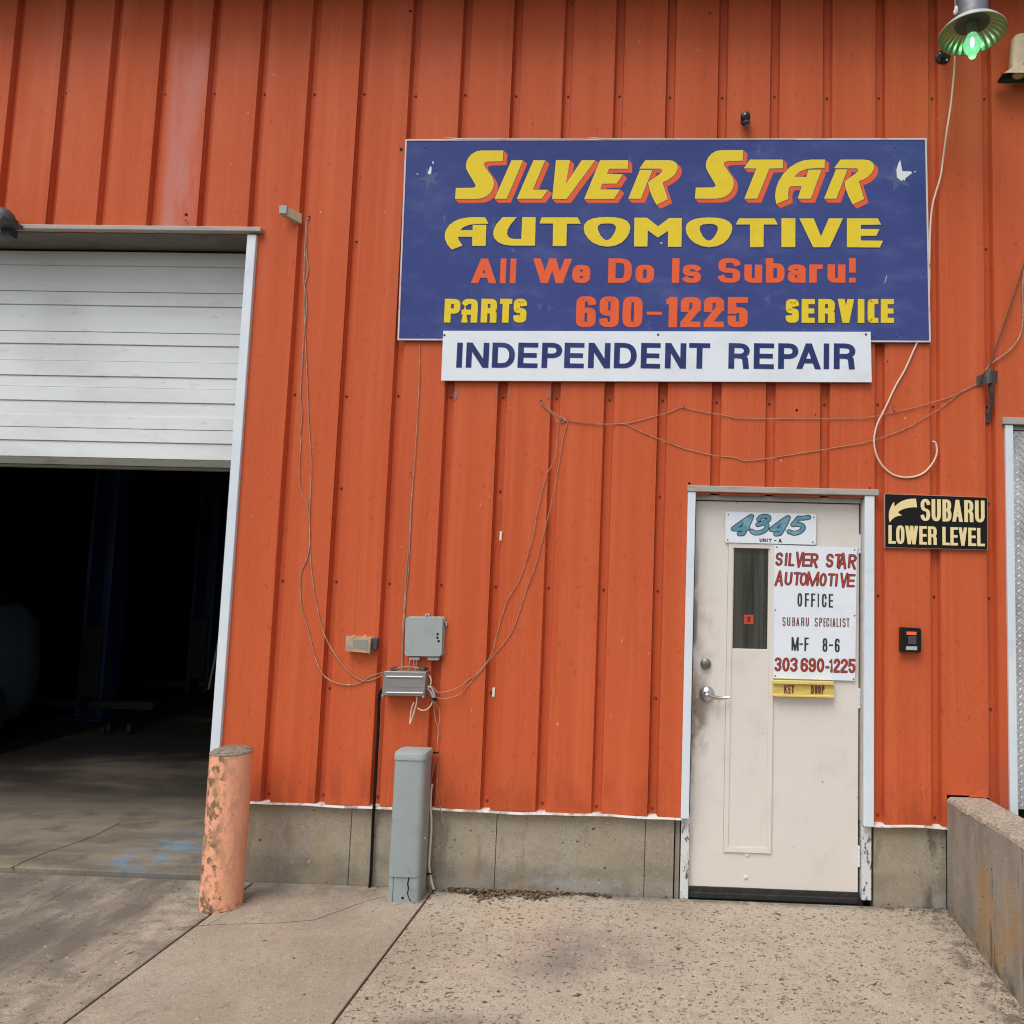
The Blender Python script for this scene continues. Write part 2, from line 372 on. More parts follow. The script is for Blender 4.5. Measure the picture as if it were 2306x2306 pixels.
M_blackp = mat('black_plastic', (.008, .008, .009), .4, spec=.3)
M_wire = mat('cream_wire', (.44, .27, .18), .7, layers=(((.28, .17, .11), (30, 30, 30), .48, .6, .8, 2),))
M_wire2 = mat('tan_wire', (.36, .24, .17), .6, layers=(((.5, .38, .28), (20, 20, 20), .5, .6, .8, 2),))
M_coax = mat('white_cable', (.70, .58, .45), .5)
M_bcable = mat('black_cable', (.006, .006, .006), .6, spec=.2)
M_brown = mat('brown_cable', (.10, .05, .03), .6)
M_bollard = mat('faded_orange_paint', (.88, .41, .245), .6, layers=(
        ((.72, .29, .17), (6, 6, 3), .5, .7, .6, 4),
        ((.13, .09, .055), (24, 24, 20), .47, .56, .9, 6, {'X': (None, 1.805, .022)}),
        ((.50, .27, .15), (20, 20, 12), .46, .60, .65, 6, {'X': (None, 1.86, .03)}),
        ((.07, .035, .02), (15, 15, 30), .665, .685, .95, 4),
        ((.05, .035, .03), (30, 30, 40), .45, .60, .9, 3, {'Z': (None, .022, .018)})), grain=((45, 45, 30), .45, .003), fine=((150, 150, 150), .06))
M_capc = concrete('bollard_fill_concrete', (.28, .235, .19), False, stains=(((.12, .10, .08), (40, 40, 40), .5, .62, .8, 4),), gs=1.0, fa=.2)
M_card = mat('orange_led_label', (.62, .10, .03), .4, emit=((1, .16, .04), .25))
M_greytab = mat('light_grey_label', (.45, .46, .46), .4)
M_rolls = mat('white_roller_door', (.75, .775, .78), .5, spec=.25, layers=(((.64, .65, .65), (1.6, 1.6, 5), .45, .72, .7, 5), ((.52, .50, .46), (9, 9, 22), .58, .76, .5, 5), ((.18, .17, .16), (40, 40, 60), .74, .78, .6, 3)), grain=((120, 120, 160), .25, .001), fine=((280, 280, 280), .03))
M_rubber = mat('weather_strip', (.16, .155, .12), .7, layers=(((.10, .095, .07), (8, 8, 40), .5, .7, .7, 4),))
M_soffit = mat('grimy_soffit', (.17, .155, .12), .7, layers=(((.11, .10, .08), (4, 8, 5), .45, .7, .7, 4),))
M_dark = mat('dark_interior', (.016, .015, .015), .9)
M_liftblue = mat('lift_blue', (.012, .028, .09), .5)
M_liftdk = mat('dark_lift_steel', (.016, .016, .018), .6)
M_car = mat('car_paint', (.10, .14, .17), .35, .2, coat=.4)
M_tyre = mat('tyre_rubber', (.02, .02, .02), .8)
M_glassdk = mat('car_glass', (.01, .012, .015), .05)
M_tread = mat('aluminium_tread_plate', (.74, .73, .72), .34, .45, layers=(((.36, .34, .32), (4, 4, 2), .45, .7, .7, 4),), fine=((120, 120, 120), .06))
M_lamp = mat('galvanised_housing', (.20, .205, .225), .45, .5, layers=(((.30, .31, .33), (20, 20, 6), .5, .65, .7, 4), ((.1, .1, .11), (8, 8, 20), .55, .7, .6, 4)))
M_lampw = mat('reflector_outside', (.55, .53, .51), .45, .2, layers=(((.35, .33, .31), (20, 20, 20), .5, .7, .6, 4),))
M_refl = mat('reflector_inside', (.30, .42, .27), .3, .85)
M_bulb = mat('glowing_bulb', (.12, .3, .15), .15, emit=((.20, .66, .32), .8))
M_arc = mat('arc_tube', (.5, .9, .9), .2, emit=((.6, 1, .97), 4))
M_horn = mat('beige_horn', (.50, .40, .24), .55, layers=(((.42, .33, .2), (20, 20, 20), .5, .7, .5, 4), ((.58, .44, .33), (7, 7, 7), .55, .7, .6, 3)), grain=((90, 90, 90), .3))
M_hornin = mat('horn_inside', (.045, .04, .025), .8)
M_leaf = mat('dry_leaves', (.10, .06, .032), .8, layers=(((.27, .19, .11), (90, 90, 90), .48, .6, .9, 2), ((.05, .035, .02), (60, 60, 60), .5, .6, .8, 2)))
M_weed = mat('weed_green', (.07, .10, .04), .7)
M_tagw = mat('white_tag', (.70, .66, .60), .6)
M_fade = mat('faded_star_film', (.082, .105, .235), .5, spec=.2)
M_torn = mat('torn_white_film', (.70, .72, .75), .5)
M_smudge = mat('grey_glue_residue', (.28, .15, .12), .7, layers=(((.42, .10, .045), (40, 40, 40), .45, .6, .7, 3),))
M_clamp = mat('weathered_grey_strap', (.085, .08, .085), .55, .3, layers=(((.16, .15, .15), (20, 20, 20), .5, .7, .6, 4),))

# ------------------------------------------------------------------ lettering
def arc(cx, cy, rx, ry, a0, a1, e=1., n=12):
    o = []
    for i in range(n + 1):
        a = math.radians(a0 + (a1 - a0) * i / n); c, s_ = math.cos(a), math.sin(a)
        o.append((cx + rx * math.copysign(abs(c) ** e, c), cy + ry * math.copysign(abs(s_) ** e, s_)))
    return o
def glyph(ch, e=1., blk=False):
    g = {
        'I': [[(.5, 0), (.5, 1)]], 'l': [[(.5, 0), (.5, 1)]], '|': [[(.5, 0), (.5, 1)]],
        'L': [[(0, 1), (0, 0), (1, 0)]],
        'E': [[(1, 1), (0, 1), (0, 0), (1, 0)], [(0, .5), (.92, .5)]],
        'F': [[(1, 1), (0, 1), (0, 0)], [(0, .52), (.88, .52)]],
        'T': [[(0, 1), (1, 1)], [(.5, .95), (.5, 0)]],
        'A': [['d', (0, 0), (.5, 1)], ['d', (.5, 1), (1, 0)], [(.22, .27), (.78, .27)]],
        'a_blk': [[(0, 0), (0, .85)] + arc(.5, .72, .5, .28, 180, 0, e) + [(1, 0)], [(0, .42), (1, .42)]],
        'V': [['d', (0, 1), (.5, 0)], ['d', (.5, 0), (1, 1)]],
        'W': [['d', (0, 1), (.26, 0)], ['d', (.26, 0), (.5, 1)], ['d', (.5, 1), (.74, 0)], ['d', (.74, 0), (1, 1)]],
        'M': [[(0, 0), (0, 1)], ['d', (0, 1), (.5, .05)], ['d', (.5, .05), (1, 1)], [(1, 0), (1, 1)]],
        'N': [[(0, 0), (0, 1)], ['d', (0, 1), (1, 0)], [(1, 0), (1, 1)]],
        'K': [[(0, 0), (0, 1)], ['d', (1, 1), (0, .4)], ['d', (.3, .55), (1, 0)]],
        'Y': [['d', (0, 1), (.5, .45)], ['d', (1, 1), (.5, .45)], [(.5, .5), (.5, 0)]],
        'D': [[(0, 0), (0, 1), (.4, 1)] + arc(.4, .5, .6, .5, 90, -90, e)[1:] + [(0, 0)]],
        'P': [[(0, 0), (0, 1)], [(0, 1), (.5, 1)] + arc(.5, .74, .5, .26, 90, -90, e)[1:] + [(0, .48)]],
        'R': [[(0, 0), (0, 1)], [(0, 1), (.5, 1)] + arc(.5, .75, .5, .25, 90, -90, e)[1:] + [(0, .5)], [(.45, .5), (.75, .48)] + ([(1, .34), (1, 0)] if blk else [(.9, .36), (.95, 0)])],
        'r_d': [[(0, 0), (0, 1)], [(0, 1), (.5, 1)] + arc(.5, .75, .5, .25, 90, -90, e)[1:] + [(0, .5)], ['d', (.4, .5), (1, 0)]],
        'B': [[(0, 0), (0, 1)], [(0, 1), (.45, 1)] + arc(.45, .765, .5, .235, 90, -90, e)[1:] + [(0, .53)], [(0, .53), (.45, .53)] + arc(.45, .265, .55, .265, 90, -90, e)[1:] + [(0, 0)]],
        'S': [arc(.5, .75, .5, .25, 15, 270, e) + arc(.5, .25, .5, .25, 90, -165, e)[1:]],
        's': [arc(.5, .75, .5, .25, 25, 270, e) + arc(.5, .25, .5, .25, 90, -155, e)[1:]],
        'O': [arc(.5, .5, .5, .5, 90, 450, e, 28)], 'o': [arc(.5, .5, .5, .5, 90, 450, e, 28)], '0': [arc(.5, .5, .5, .5, 90, 450, e, 28)],
        'C': [arc(.5, .7, .5, .3, 0, 180, e) + arc(.5, .3, .5, .3, 180, 360, e)],
        'c_sq': [[(1, 1), (.3, 1)] + arc(.3, .8, .3, .2, 90, 180, e) + arc(.3, .2, .3, .2, 180, 270, e) + [(1, 0)]],
        'U': [[(0, 1)] + arc(.5, .3, .5, .3, 180, 360, e) + [(1, 1)]],
        'u': [[(0, 1)] + arc(.5, .35, .5, .35, 180, 350, e), [(1, 0), (1, 1)]],
        'e': [[(0, .5), (1, .5)], arc(.5, .5, .5, .5, 0, 330, e, 22)],
        'b': [[(0, 0), (0, 1)], arc(.5, .37, .5, .37, 0, 360, e, 24)],
        'a': [arc(.5, .72, .5, .28, 165, 0, e) + [(1, 0)], arc(.46, .28, .46, .28, 0, 360, e, 20)],
        'r': [[(0, 0), (0, 1)], [(0, .6)] + arc(.7, .55, .7, .45, 150, 88, e)],
        '!': [[(.5, .5), (.5, 1)], [(.5, 0), (.5, .01)]],
        '-': [[(0, .5), (1, .5)]],
        'one_b': [[(1, 0), (1, 1)], [(.15, .93), (1, .93)]],
        'two_b': [[(0, .62), (0, .8)] + arc(.5, .8, .5, .2, 180, 0, e) + [(1, .66)], ['d', (1, .66), (0, .12)], [(0, 0), (1, 0)]],
        'five_b': [[(1, 1), (0, 1), (0, .54)], [(0, .58), (.5, .58)] + arc(.5, .38, .5, .2, 90, 0, e)[1:] + arc(.5, .2, .5, .2, 0, -180, e) + [(0, .24)]],
        '1': [[(.6, 0), (.6, 1), (.1, .82)]],
        '2': [arc(.5, .74, .5, .26, 175, -35, e) + [(0, .12), (0, 0), (1, 0)]],
        '3': [arc(.5, .76, .5, .24, 160, -90, e), arc(.5, .26, .5, .26, 90, -160, e)],
        '4': [['d', (.85, 1), (0, .3)], [(0, .3), (1, .3)], [(.78, 1), (.78, 0)]],
        '5': [[(1, 1), (.06, 1), (0, .56)] + arc(.5, .31, .5, .31, 110, -160, e)],
        '6': [arc(.5, .28, .5, .28, 180, 540, e, 22), arc(.5, .72, .5, .28, 15, 180, e) + [(0, .25)]],
        '9': [arc(.5, .72, .5, .28, 0, 360, e, 22), [(1, .72)] + arc(.5, .28, .5, .28, 0, -165, e)],
        '8': [arc(.5, .76, .44, .24, 90, 450, e, 20), arc(.5, .27, .5, .27, 90, 450, e, 20)],
    }
    return g[ch]
def clip(poly, W, H, mg=0.):
    for ax, lim, sg in ((0, -mg, 1), (0, W + mg, -1), (1, -mg, 1), (1, H + mg, -1)):
        out = []
        for i in range(len(poly)):
            a, b = poly[i - 1], poly[i]
            da, db = (a[ax] - lim) * sg, (b[ax] - lim) * sg
            if da >= 0: pass
            if (da >= 0) != (db >= 0):
                t = da / (da - db); out.append((a[0] + (b[0] - a[0]) * t, a[1] + (b[1] - a[1]) * t))
            if db >= 0: out.append(b)
        poly = out
        if len(poly) < 3: return None
    return poly
def ribbons(strokes, W, H, wx, wy, do_clip=True, cap=True, rnd=False, grow=0.):
    """list of convex polygons, grouped per stroke; wx = width of upright strokes, wy = of level ones"""
    out = []
    for st in strokes:
        dg = st[0] == 'd'; pts = st[1:] if dg else st
        P = [(wx / 2 + p[0] * (W - wx), (p[1] * H) if dg else (wy / 2 + p[1] * (H - wy))) for p in pts]
        Q = [P[0]]
        for p in P[1:]:
            if math.hypot(p[0] - Q[-1][0], p[1] - Q[-1][1]) > 1e-5: Q.append(p)
        P = Q
        if len(P) < 2: P = [P[0], (P[0][0], P[0][1] + 1e-4)]
        closed = math.hypot(P[0][0] - P[-1][0], P[0][1] - P[-1][1]) < 1e-4 and len(P) > 3
        T = []
        for i in range(len(P) - 1):
            dx, dy = P[i + 1][0] - P[i][0], P[i + 1][1] - P[i][1]; l = math.hypot(dx, dy); T.append((dx / l, dy / l))
        gx, gy = wx / 2 + grow, wy / 2 + grow
        L_, R_ = [], []
        for i, p in enumerate(P):
            if closed: a, b = T[i - 1 if i > 0 else -1], T[i if i < len(T) else 0]
            else: a, b = T[max(i - 1, 0)], T[min(i, len(T) - 1)]
            n1, n2 = (-a[1], a[0]), (-b[1], b[0]); k = 1 + n1[0] * n2[0] + n1[1] * n2[1]
            k = max(k, .5); n = ((n1[0] + n2[0]) / k, (n1[1] + n2[1]) / k)
            q = p
            if not closed and cap and not rnd:
                ext = 1.0 if dg else 1.0
                if i == 0: q = (p[0] - a[0] * gx * ext, p[1] - a[1] * gy * ext)
                if i == len(P) - 1: q = (p[0] + b[0] * gx * ext, p[1] + b[1] * gy * ext)
            L_.append((q[0] + n[0] * gx, q[1] + n[1] * gy)); R_.append((q[0] - n[0] * gx, q[1] - n[1] * gy))
        polys = []
        for i in range(len(P) - 1):
            polys.append([L_[i], L_[i + 1], R_[i + 1], R_[i]])
        if rnd:
            for c, t, sgn in ((P[0], T[0], -1), (P[-1], T[-1], 1)):
                if closed: continue
                a0 = math.atan2(t[1], t[0]) + (math.pi / 2 if sgn < 0 else -math.pi / 2)
                polys.append([(c[0] + gx * math.cos(a0 + math.pi * k / 6), c[1] + gy * math.sin(a0 + math.pi * k / 6)) for k in range(7)])
        if do_clip: polys = [q for q in (clip(p, W, H, grow) for p in polys) if q]
        out.append(polys)
    return out
def write(parent, Z, letters, top, bot, Y, wx, wy=None, layers=None, e=1., slant=0., blk=False, rnd=False, glyphs=None):
    """one object per letter; letters: (character, x0, x1[, (low, high)]) measured in enlarged view Z; top/bot: ((x,y),(x,y)) lines of the row;
    layers: (name, material, extra growth, height above the board); the first is the letter, the others its sub-parts"""
    for it in letters:
        ch, x0, x1 = it[:3]; lo, hi = it[3] if len(it) > 3 else (0, 1)
        xm = (x0 + x1) / 2
        yt = top[0][1] + (top[1][1] - top[0][1]) * (xm - top[0][0]) / (top[1][0] - top[0][0])
        yb = bot[0][1] + (bot[1][1] - bot[0][1]) * (xm - bot[0][0]) / (bot[1][0] - bot[0][0])
        ym = (yt + yb) / 2
        X0, X1 = Z.at(x0, ym, Y=Y).x, Z.at(x1, ym, Y=Y).x
        Zt, Zb = Z.at(xm, yt, Y=Y).z, Z.at(xm, yb, Y=Y).z
        full = Zt - Zb; z0 = Zb + lo * full; H = (hi - lo) * full; W = X1 - X0
        key = (glyphs or {}).get(ch, ch)
        ax = min(wx * full, W); ay = (wy or wx) * full
        par = parent
        for k, (nm, mm, gr, up) in enumerate(layers):
            mb = MB(); c_ = 0
            for polys in ribbons(glyph(key, e, blk), W, H, ax, ay, not rnd, True, rnd, gr * full):
                for p in polys:
                    c_ += 1; y = Y - up - .000008 * (c_ % 60)
                    mb.add([(X0 + q[0] + slant * (q[1] - H / 2), y, z0 + q[1]) for q in p], [tuple(range(len(p)))])
            o = obj(nm, mb, mm, par)
            if k == 0: par = o
def offset(poly, dlt):
    n = len(poly); area = sum(poly[i - 1][0] * poly[i][1] - poly[i][0] * poly[i - 1][1] for i in range(n))
    sg = 1 if area > 0 else -1; out = []
    for i in range(n):
        a, b, c = poly[i - 1], poly[i], poly[(i + 1) % n]
        t1 = Vector((b[0] - a[0], b[1] - a[1])).normalized(); t2 = Vector((c[0] - b[0], c[1] - b[1])).normalized()
        n1, n2 = Vector((t1.y, -t1.x)) * sg, Vector((t2.y, -t2.x)) * sg
        k = max(1 + n1.dot(n2), .5); q = (n1 + n2) / k * dlt; out.append((b[0] + q.x, b[1] + q.y))
    return out
def rectpoly(Z, pts, Y): return [(p.x, p.z) for p in (Z.at(*q, Y=Y) for q in pts)]

exec_parts = []
# ------------------------------------------------------------------ ground
GZ = 0.
mb = MB(); mb.box(-60, 60, -80, -3.2, -.06, -.02)
mb.add([(-400, -400, -.05), (400, -400, -.05), (400, 400, -.05), (-400, 400, -.05)], [(0, 1, 2, 3)])
tag(obj('ground', mb, M_asphalt), kind='structure')
pave = bpy.data.objects.new('pavement', None); COL.objects.link(pave); pave['kind'] = 'structure'
G = .0055
def slab(x0, x1, y0, y1, z, m_, name='concrete_slab'):
    b = MB(); b.box(x0 + G, x1 - G, y0 + G, y1 - G, z - .12, z)
    return obj(name, b, m_, pave, bevel=.004)
slab(-4.2, 1.785, -3.2, -.012, 0, M_slabA)
slab(1.785, 2.785, -3.2, -.002, 0, M_slabB)
slab(2.785, 5.56, -3.2, -.002, 0, M_slabC)
slab(-7, -4.2, -3.2, -.005, 0, M_slabA)
jb = MB(); jb.box(-7, 5.6, -3.2, -.004, -.05, -.012)
obj('joint_filler', jb, M_joint, pave)
def ribbon(pts, wd, z, name, m_, par):
    b = MB(); P = [Vector(p) for p in pts]; vs = []
    Q = []
    for i in range(len(P) - 1):
        for k in range(5): Q.append(P[i].lerp(P[i + 1], k / 5) + Vector((random.uniform(-1, 1), random.uniform(-1, 1), 0)) * wd * .8)
    P = Q + [P[-1]]
    for i, p in enumerate(P):
        t = (P[min(i + 1, len(P) - 1)] - P[max(i - 1, 0)]).normalized(); n = Vector((-t.y, t.x, 0)); w_ = wd * random.uniform(.3, 1.1)
        vs += [p + n * w_ + Vector((0, 0, z - p.z)), p - n * w_ + Vector((0, 0, z - p.z))]
    b.add(vs, [(2 * i, 2 * i + 1, 2 * i + 3, 2 * i + 2) for i in range(len(P) - 1)])
    return obj(name, b, m_, par)
g0 = lambda Z, *pp: [Z.at(x, y, Z=0.) for x, y in pp]
ribbon(g0(ZGL, (790, 848), (905, 838), (1060, 832), (1210, 828), (1370, 815), (1480, 775), (1590, 735), (1680, 712)), .0022, .0012, 'crack', M_joint, pave)
ribbon(g0(ZGL, (905, 838), (1000, 780), (1110, 700), (1230, 655)), .002, .0012, 'crack', M_joint, pave)
ribbon(g0(ZGL, (200, 740), (300, 680), (370, 640)), .002, .0012, 'crack', M_joint, pave)
# garage floor
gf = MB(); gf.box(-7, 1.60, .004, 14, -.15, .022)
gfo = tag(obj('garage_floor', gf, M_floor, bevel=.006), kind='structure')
ribbon([ZGL.at(x, y, Z=.022) for x, y in ((40, 592), (130, 550), (215, 515), (300, 490), (345, 475), (430, 440), (520, 395))], .006, .0235, 'crack', M_joint, gfo)
ribbon([ZGL.at(x, y, Z=.022) for x, y in ((745, 382), (820, 365), (890, 350))], .004, .0235, 'crack', M_joint, gfo)
# upper terrace right of the retaining wall
tb = MB(); tb.box(5.75, 14, -6, .0, -.1, .43)
tag(obj('upper_terrace', tb, M_asphalt), kind='structure')

# ------------------------------------------------------------------ building
B = thing('metal_building', 'orange ribbed metal workshop building with concrete footing and open roller door', 'building')
P_ = .3048; YF = -.036; HO, HB = .0285, .0195; TOPZ = 5.24
OPEN = [(-4.0, 1.548, -1, 3.66), (4.135, 5.128, -1, 2.19), (5.54, 5.765, -1, .602), (5.875, 7.2, -1, 2.62)]
def zr(x):
    zb = .435 if x < 5.75 else .40
    rs = [(zb, TOPZ)]
    for a, b, c, dd in OPEN:
        if a < x < b: rs = [q for lo, hi in rs for q in ((lo, min(hi, c)), (max(lo, dd), hi)) if q[1] - q[0] > .01]
    return rs
edges = sorted({q for o in OPEN for q in o[:2]} | {5.75})
def sheet(a, n=3):
    x0 = a * P_; prof = [(x0 - HO + .0035, YF + .004), (x0 - HB, 0), (x0 + HB, 0), (x0 + HO, YF), (x0 + HO + .013, YF), (x0 + HO + .0145, YF - .0016)]
    for k in range(1, n):
        c = (a + k) * P_; prof += [(c - HO - .001, YF), (c - HO + .0005, YF + .001), (c - HB, 0), (c + HB, 0), (c + HO, YF), (c + HO + .013, YF), (c + HO + .0145, YF - .0016)]
    c = (a + n) * P_; prof += [(c - HO - .004, YF - .0012), (c - HO + .001, YF - .0012), (c - HO + .0025, YF + .009)]
    # slight oil-canning: add mid points of the flats
    full = []
    for i in range(len(prof) - 1):
        (xa, ya), (xb, yb) = prof[i], prof[i + 1]; full.append((xa, ya))
        if xb - xa > .15:
            for t in (.33, .67): full.append((xa + (xb - xa) * t, ya + (yb - ya) * t))
        for e_ in edges:
            if xa + 1e-4 < e_ < xb - 1e-4: full.append((e_, ya + (yb - ya) * (e_ - xa) / (xb - xa)))
    full.append(prof[-1]); full.sort(key=lambda p: p[0])
    b = MB()
    for i in range(len(full) - 1):
        (xa, ya), (xb, yb) = full[i], full[i + 1]
        for lo, hi in zr((xa + xb) / 2):
            n_ = max(1, round((hi - lo) / .45))
            zs = [lo + (hi - lo) * k / n_ for k in range(n_ + 1)]
            vs = []
            for z in zs:
                for (x, y) in ((xa, ya), (xb, yb)):
                    wob = .0012 * math.sin(z * 3.1 + x * 2.3) * (1 if y <= YF + .003 else 0)
                    vs.append((x, y + wob, z))
            b.add(vs, [(2 * k, 2 * k + 1, 2 * k + 3, 2 * k + 2) for k in range(n_)])
    if not b.f: return
    o = obj('siding_panel', b, M_or, B)
    return o
for a in range(-23, 37, 3): sheet(a)
# screws (one shared mesh)
sm = MB(); sm.lathe((0, 0, 0), (0, -1, 0), [(0, .0082), (.0015, .0082), (.002, .0052), (.007, .0048), (.008, .003)], 8)
proto = obj('screw', sm, M_screw, B); first = True
rows = [(4.548, range(0, 22)), (2.723, range(5, 20)), (1.650, range(6, 20)), (.471, range(6, 19))]
pos = [(i * P_, z) for z, rr in rows for i in rr]
pos += [(a * P_, z) for a in (7, 10, 13, 16, 19) for z in (3.64, 2.18, 1.06) ] + [(7 * P_, 4.1 - 4.1 + 3.64)][:0]
for x, z in pos:
    if any(a - .02 < x < b + .02 and c < z < dd for a, b, c, dd in OPEN): continue
    if first: s_ = proto; first = False
    else: s_ = proto.copy(); COL.objects.link(s_)
    s_.location = (x + random.uniform(-.004, .004), 0, z + random.uniform(-.006, .006)); s_.rotation_euler = (0, random.uniform(0, 3), 0)
# backing wall, interior walls and roof
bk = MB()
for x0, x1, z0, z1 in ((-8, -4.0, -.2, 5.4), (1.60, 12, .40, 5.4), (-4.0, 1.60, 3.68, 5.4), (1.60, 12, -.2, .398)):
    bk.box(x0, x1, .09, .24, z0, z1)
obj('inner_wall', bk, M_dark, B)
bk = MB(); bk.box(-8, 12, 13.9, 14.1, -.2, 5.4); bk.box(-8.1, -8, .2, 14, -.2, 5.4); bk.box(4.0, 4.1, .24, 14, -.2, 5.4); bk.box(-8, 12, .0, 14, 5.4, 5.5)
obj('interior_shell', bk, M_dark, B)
ev = MB(); ev.box(-8.5, 12.5, -.30, -.02, 5.245, 5.50); ev.box(-8.5, 12.5, -.36, -.30, 5.23, 5.56)
obj('eave', ev, mat('eave_brown', (.10, .035, .02), .6), B, bevel=.005)
# foundation, split at its joints
fx = [1.60] + [ZGM.at(595, 500, Y=0).x, ZGM.at(1523, 500, Y=0).x]
jx = D.at(660, 1600, Y=0).x
fr = ZGM.at(1705, 500, Y=0).x
xs = [1.545, jx, fx[1], fx[2], fr]
for a, b_ in zip(xs[:-1], xs[1:]):
    b = MB(); b.box(a + .0018, b_ - .0018, 0, .085, -.1, .432); obj('foundation_block', b, M_found, B, bevel=.002)
b = MB(); b.box(1.55, fr - .01, .006, .08, -.1, .43); b.box(5.17, 5.53, .012, .08, -.1, .4); obj('joint_backing', b, M_joint, B)
b = MB(); b.box(5.160, 5.548, 0, .085, -.1, .432); obj('foundation_block', b, M_found, B, bevel=.003)
b = MB(); b.box(fr + .004, 4.115, .018, .085, -.1, .432); obj('foundation_block', b, M_found, B, bevel=.003)
# white drip strip, slightly wavy
def strip(x0, x1):
    b = MB(); n = 26; vs = []
    for i in range(n + 1):
        x = x0 + (x1 - x0) * i / n; dz = .003 * math.sin(x * 7.3) + .002 * math.sin(x * 19)
        vs += [(x, YF - .003, .434 + dz), (x, YF - .006, .423 + dz), (x, .001, .4225 + dz * .5), (x, .001, .437)]
    b.loft([vs[4 * i:4 * i + 4] for i in range(n + 1)])
    obj('drip_strip', b, M_drip, B)
strip(1.575, 4.125); strip(5.135, 5.545)

# ---- garage opening
YD = .20
Hd = thing  # alias unused
# header flashing and soffit
p0, p1 = Z1.at(0, 1117, Y=YF - .03), Z1.at(1262, 1117, Y=YF - .03)
b = MB(); b.box(-4.07, 1.60, -.075, -.03, 3.664, 3.692); obj('header_flashing', b, M_beigetrim, B, bevel=.004)
b = MB(); b.box(-4.0, 1.545, -.028, .40, 3.662, 3.69); obj('header_soffit', b, M_soffit, B)
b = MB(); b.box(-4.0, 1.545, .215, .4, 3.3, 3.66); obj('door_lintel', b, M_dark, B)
xj0, xj1 = 1.513, 1.566
b = MB(); b.box(xj0, xj1, -.058, -.020, .02, 3.652); obj('jamb_trim', b, M_white, B, bevel=.003)
b = MB(); b.box(xj0 + .01, 1.60, -.018, .36, .02, 3.655); obj('door_jamb', b, M_soffit, B)
b = MB(); b.box(-4.05, -3.99, -.058, .36, .02, 3.652); obj('jamb_trim', b, M_white, B, bevel=.003)
gd = MB(); gd.box(-3.95, xj0 + .005, YD + .03, YD + .05, 2.32, 3.68)
gdo = obj('garage_door', gd, M_rolls, B); gdo['label'] = 'white ribbed overhead door, half open'
ys = [160, 265, 383, 455, 555, 658, 748, 840, 960, 1072, 1152, 1256, 1360, 1450, 1548, 1665]
zs = [ZOD.at(1700, y, Y=YD).z for y in ys]
strong = {455, 748, 960, 1152, 1450}
sec_breaks = [0, 3, 6, 8, 10, 13, 15]
for si in range(len(sec_breaks) - 1):
    i0, i1 = sec_breaks[si], sec_breaks[si + 1]; secs = []
    prof = []
    for i in range(i0, i1):
        za, zb_ = zs[i], zs[i + 1]
        off = .0 if (i - i0) % 2 == 0 else .007
        gap = .0035 if i == i0 else .0018
        prof += [(YD + off + .008, za - (0 if i == i0 else 0)), (YD + off, za - gap * 1.2), (YD + off, zb_ + gap)]
    prof += [(YD + .012, zs[i1] + .002)]
    b = MB(); vs = []
    n = 24
    for k in range(n + 1):
        x = -3.95 + (xj0 + .002 + 3.95) * k / n
        for (y, z) in prof: vs.append((x, y + .0016 * math.sin(x * 5 + z * 9), z))
    m_ = len(prof)
    b.add(vs, [(k * m_ + j, k * m_ + j + 1, (k + 1) * m_ + j + 1, (k + 1) * m_ + j) for k in range(n) for j in range(m_ - 1)])
    obj('door_section', b, M_rolls, gdo)
b = MB(); zl = zs[-1]
b.box(-3.95, xj0, YD + .004, YD + .05, zl - .045, zl - .001); b.tube([(-3.95, YD + .03, zl - .05), (xj0, YD + .03, zl - .05)], .017, 8, 1)
obj('bottom_seal', b, M_rubber, gdo)

# ---- office door
YT = -.052; YS = .022
xl0, xl1 = ZDr.at(93, 800, Y=YT).x, ZDr.at(160, 800, Y=YT).x
xr0, xr1 = ZDr.at(1588, 800, Y=YT).x, ZDr.at(1670, 800, Y=YT).x
zt = ZDr.at(900, 118, Y=YT).z
b = MB(); b.box(xl0, xl1, YT, -.02, .432, zt); obj('jamb_trim', b, M_white, B, bevel=.003)
b = MB(); b.box(xr0, xr1, YT, -.02, .425, zt); obj('jamb_trim', b, M_white, B, bevel=.003)
b = MB(); b.box(xl0 - .004, xr1 + .022, YT - .006, -.02, zt + .001, zt + .035); obj('header_flashing', b, M_beigetrim, B, bevel=.003)
df = MB(); sx0 = ZDr.at(172, 900, Y=YS).x; sx1 = ZDr.at(1553, 900, Y=YS).x
sx0, sx1 = 4.166, 5.081
fz = 2.158
dfm = mat('door_frame_paint', (.44, .41, .38), .5, layers=(((.3, .28, .25), (9, 9, 9), .5, .7, .5, 4),))
df.box(xl1 - .01, sx0 - .010, -.019, .088, .434, fz + .03); df.box(sx1 + .008, xr0 + .02, -.019, .088, .434, fz + .03)
df.box(sx0 - .01, sx1 + .008, .000, .088, fz + .006, zt - .002)
obj('door_frame', df, dfm, B, bevel=.002)
b = MB(); b.box(ZGM.at(1748, 400, Y=-.012).x, ZGM.at(1800, 400, Y=-.012).x, -.012, .088, .0, .430); obj('frame_foot', b, M_peel, B, bevel=.003)
b = MB(); b.box(ZDl.at(1035, 900, Y=-.012).x, ZDl.at(1088, 900, Y=-.012).x, -.012, .088, .03, .430); obj('frame_foot', b, M_peel, B, bevel=.003)
b = MB(); b.box(sx0 - .04, sx1 + .03, .02, .12, -.05, .032); obj('threshold', b, M_black, B, bevel=.004)
b = MB(); b.box(sx0 - .03, sx1 + .02, YS + .045, .089, .02, 2.19); obj('door_rebate', b, M_hole, B)
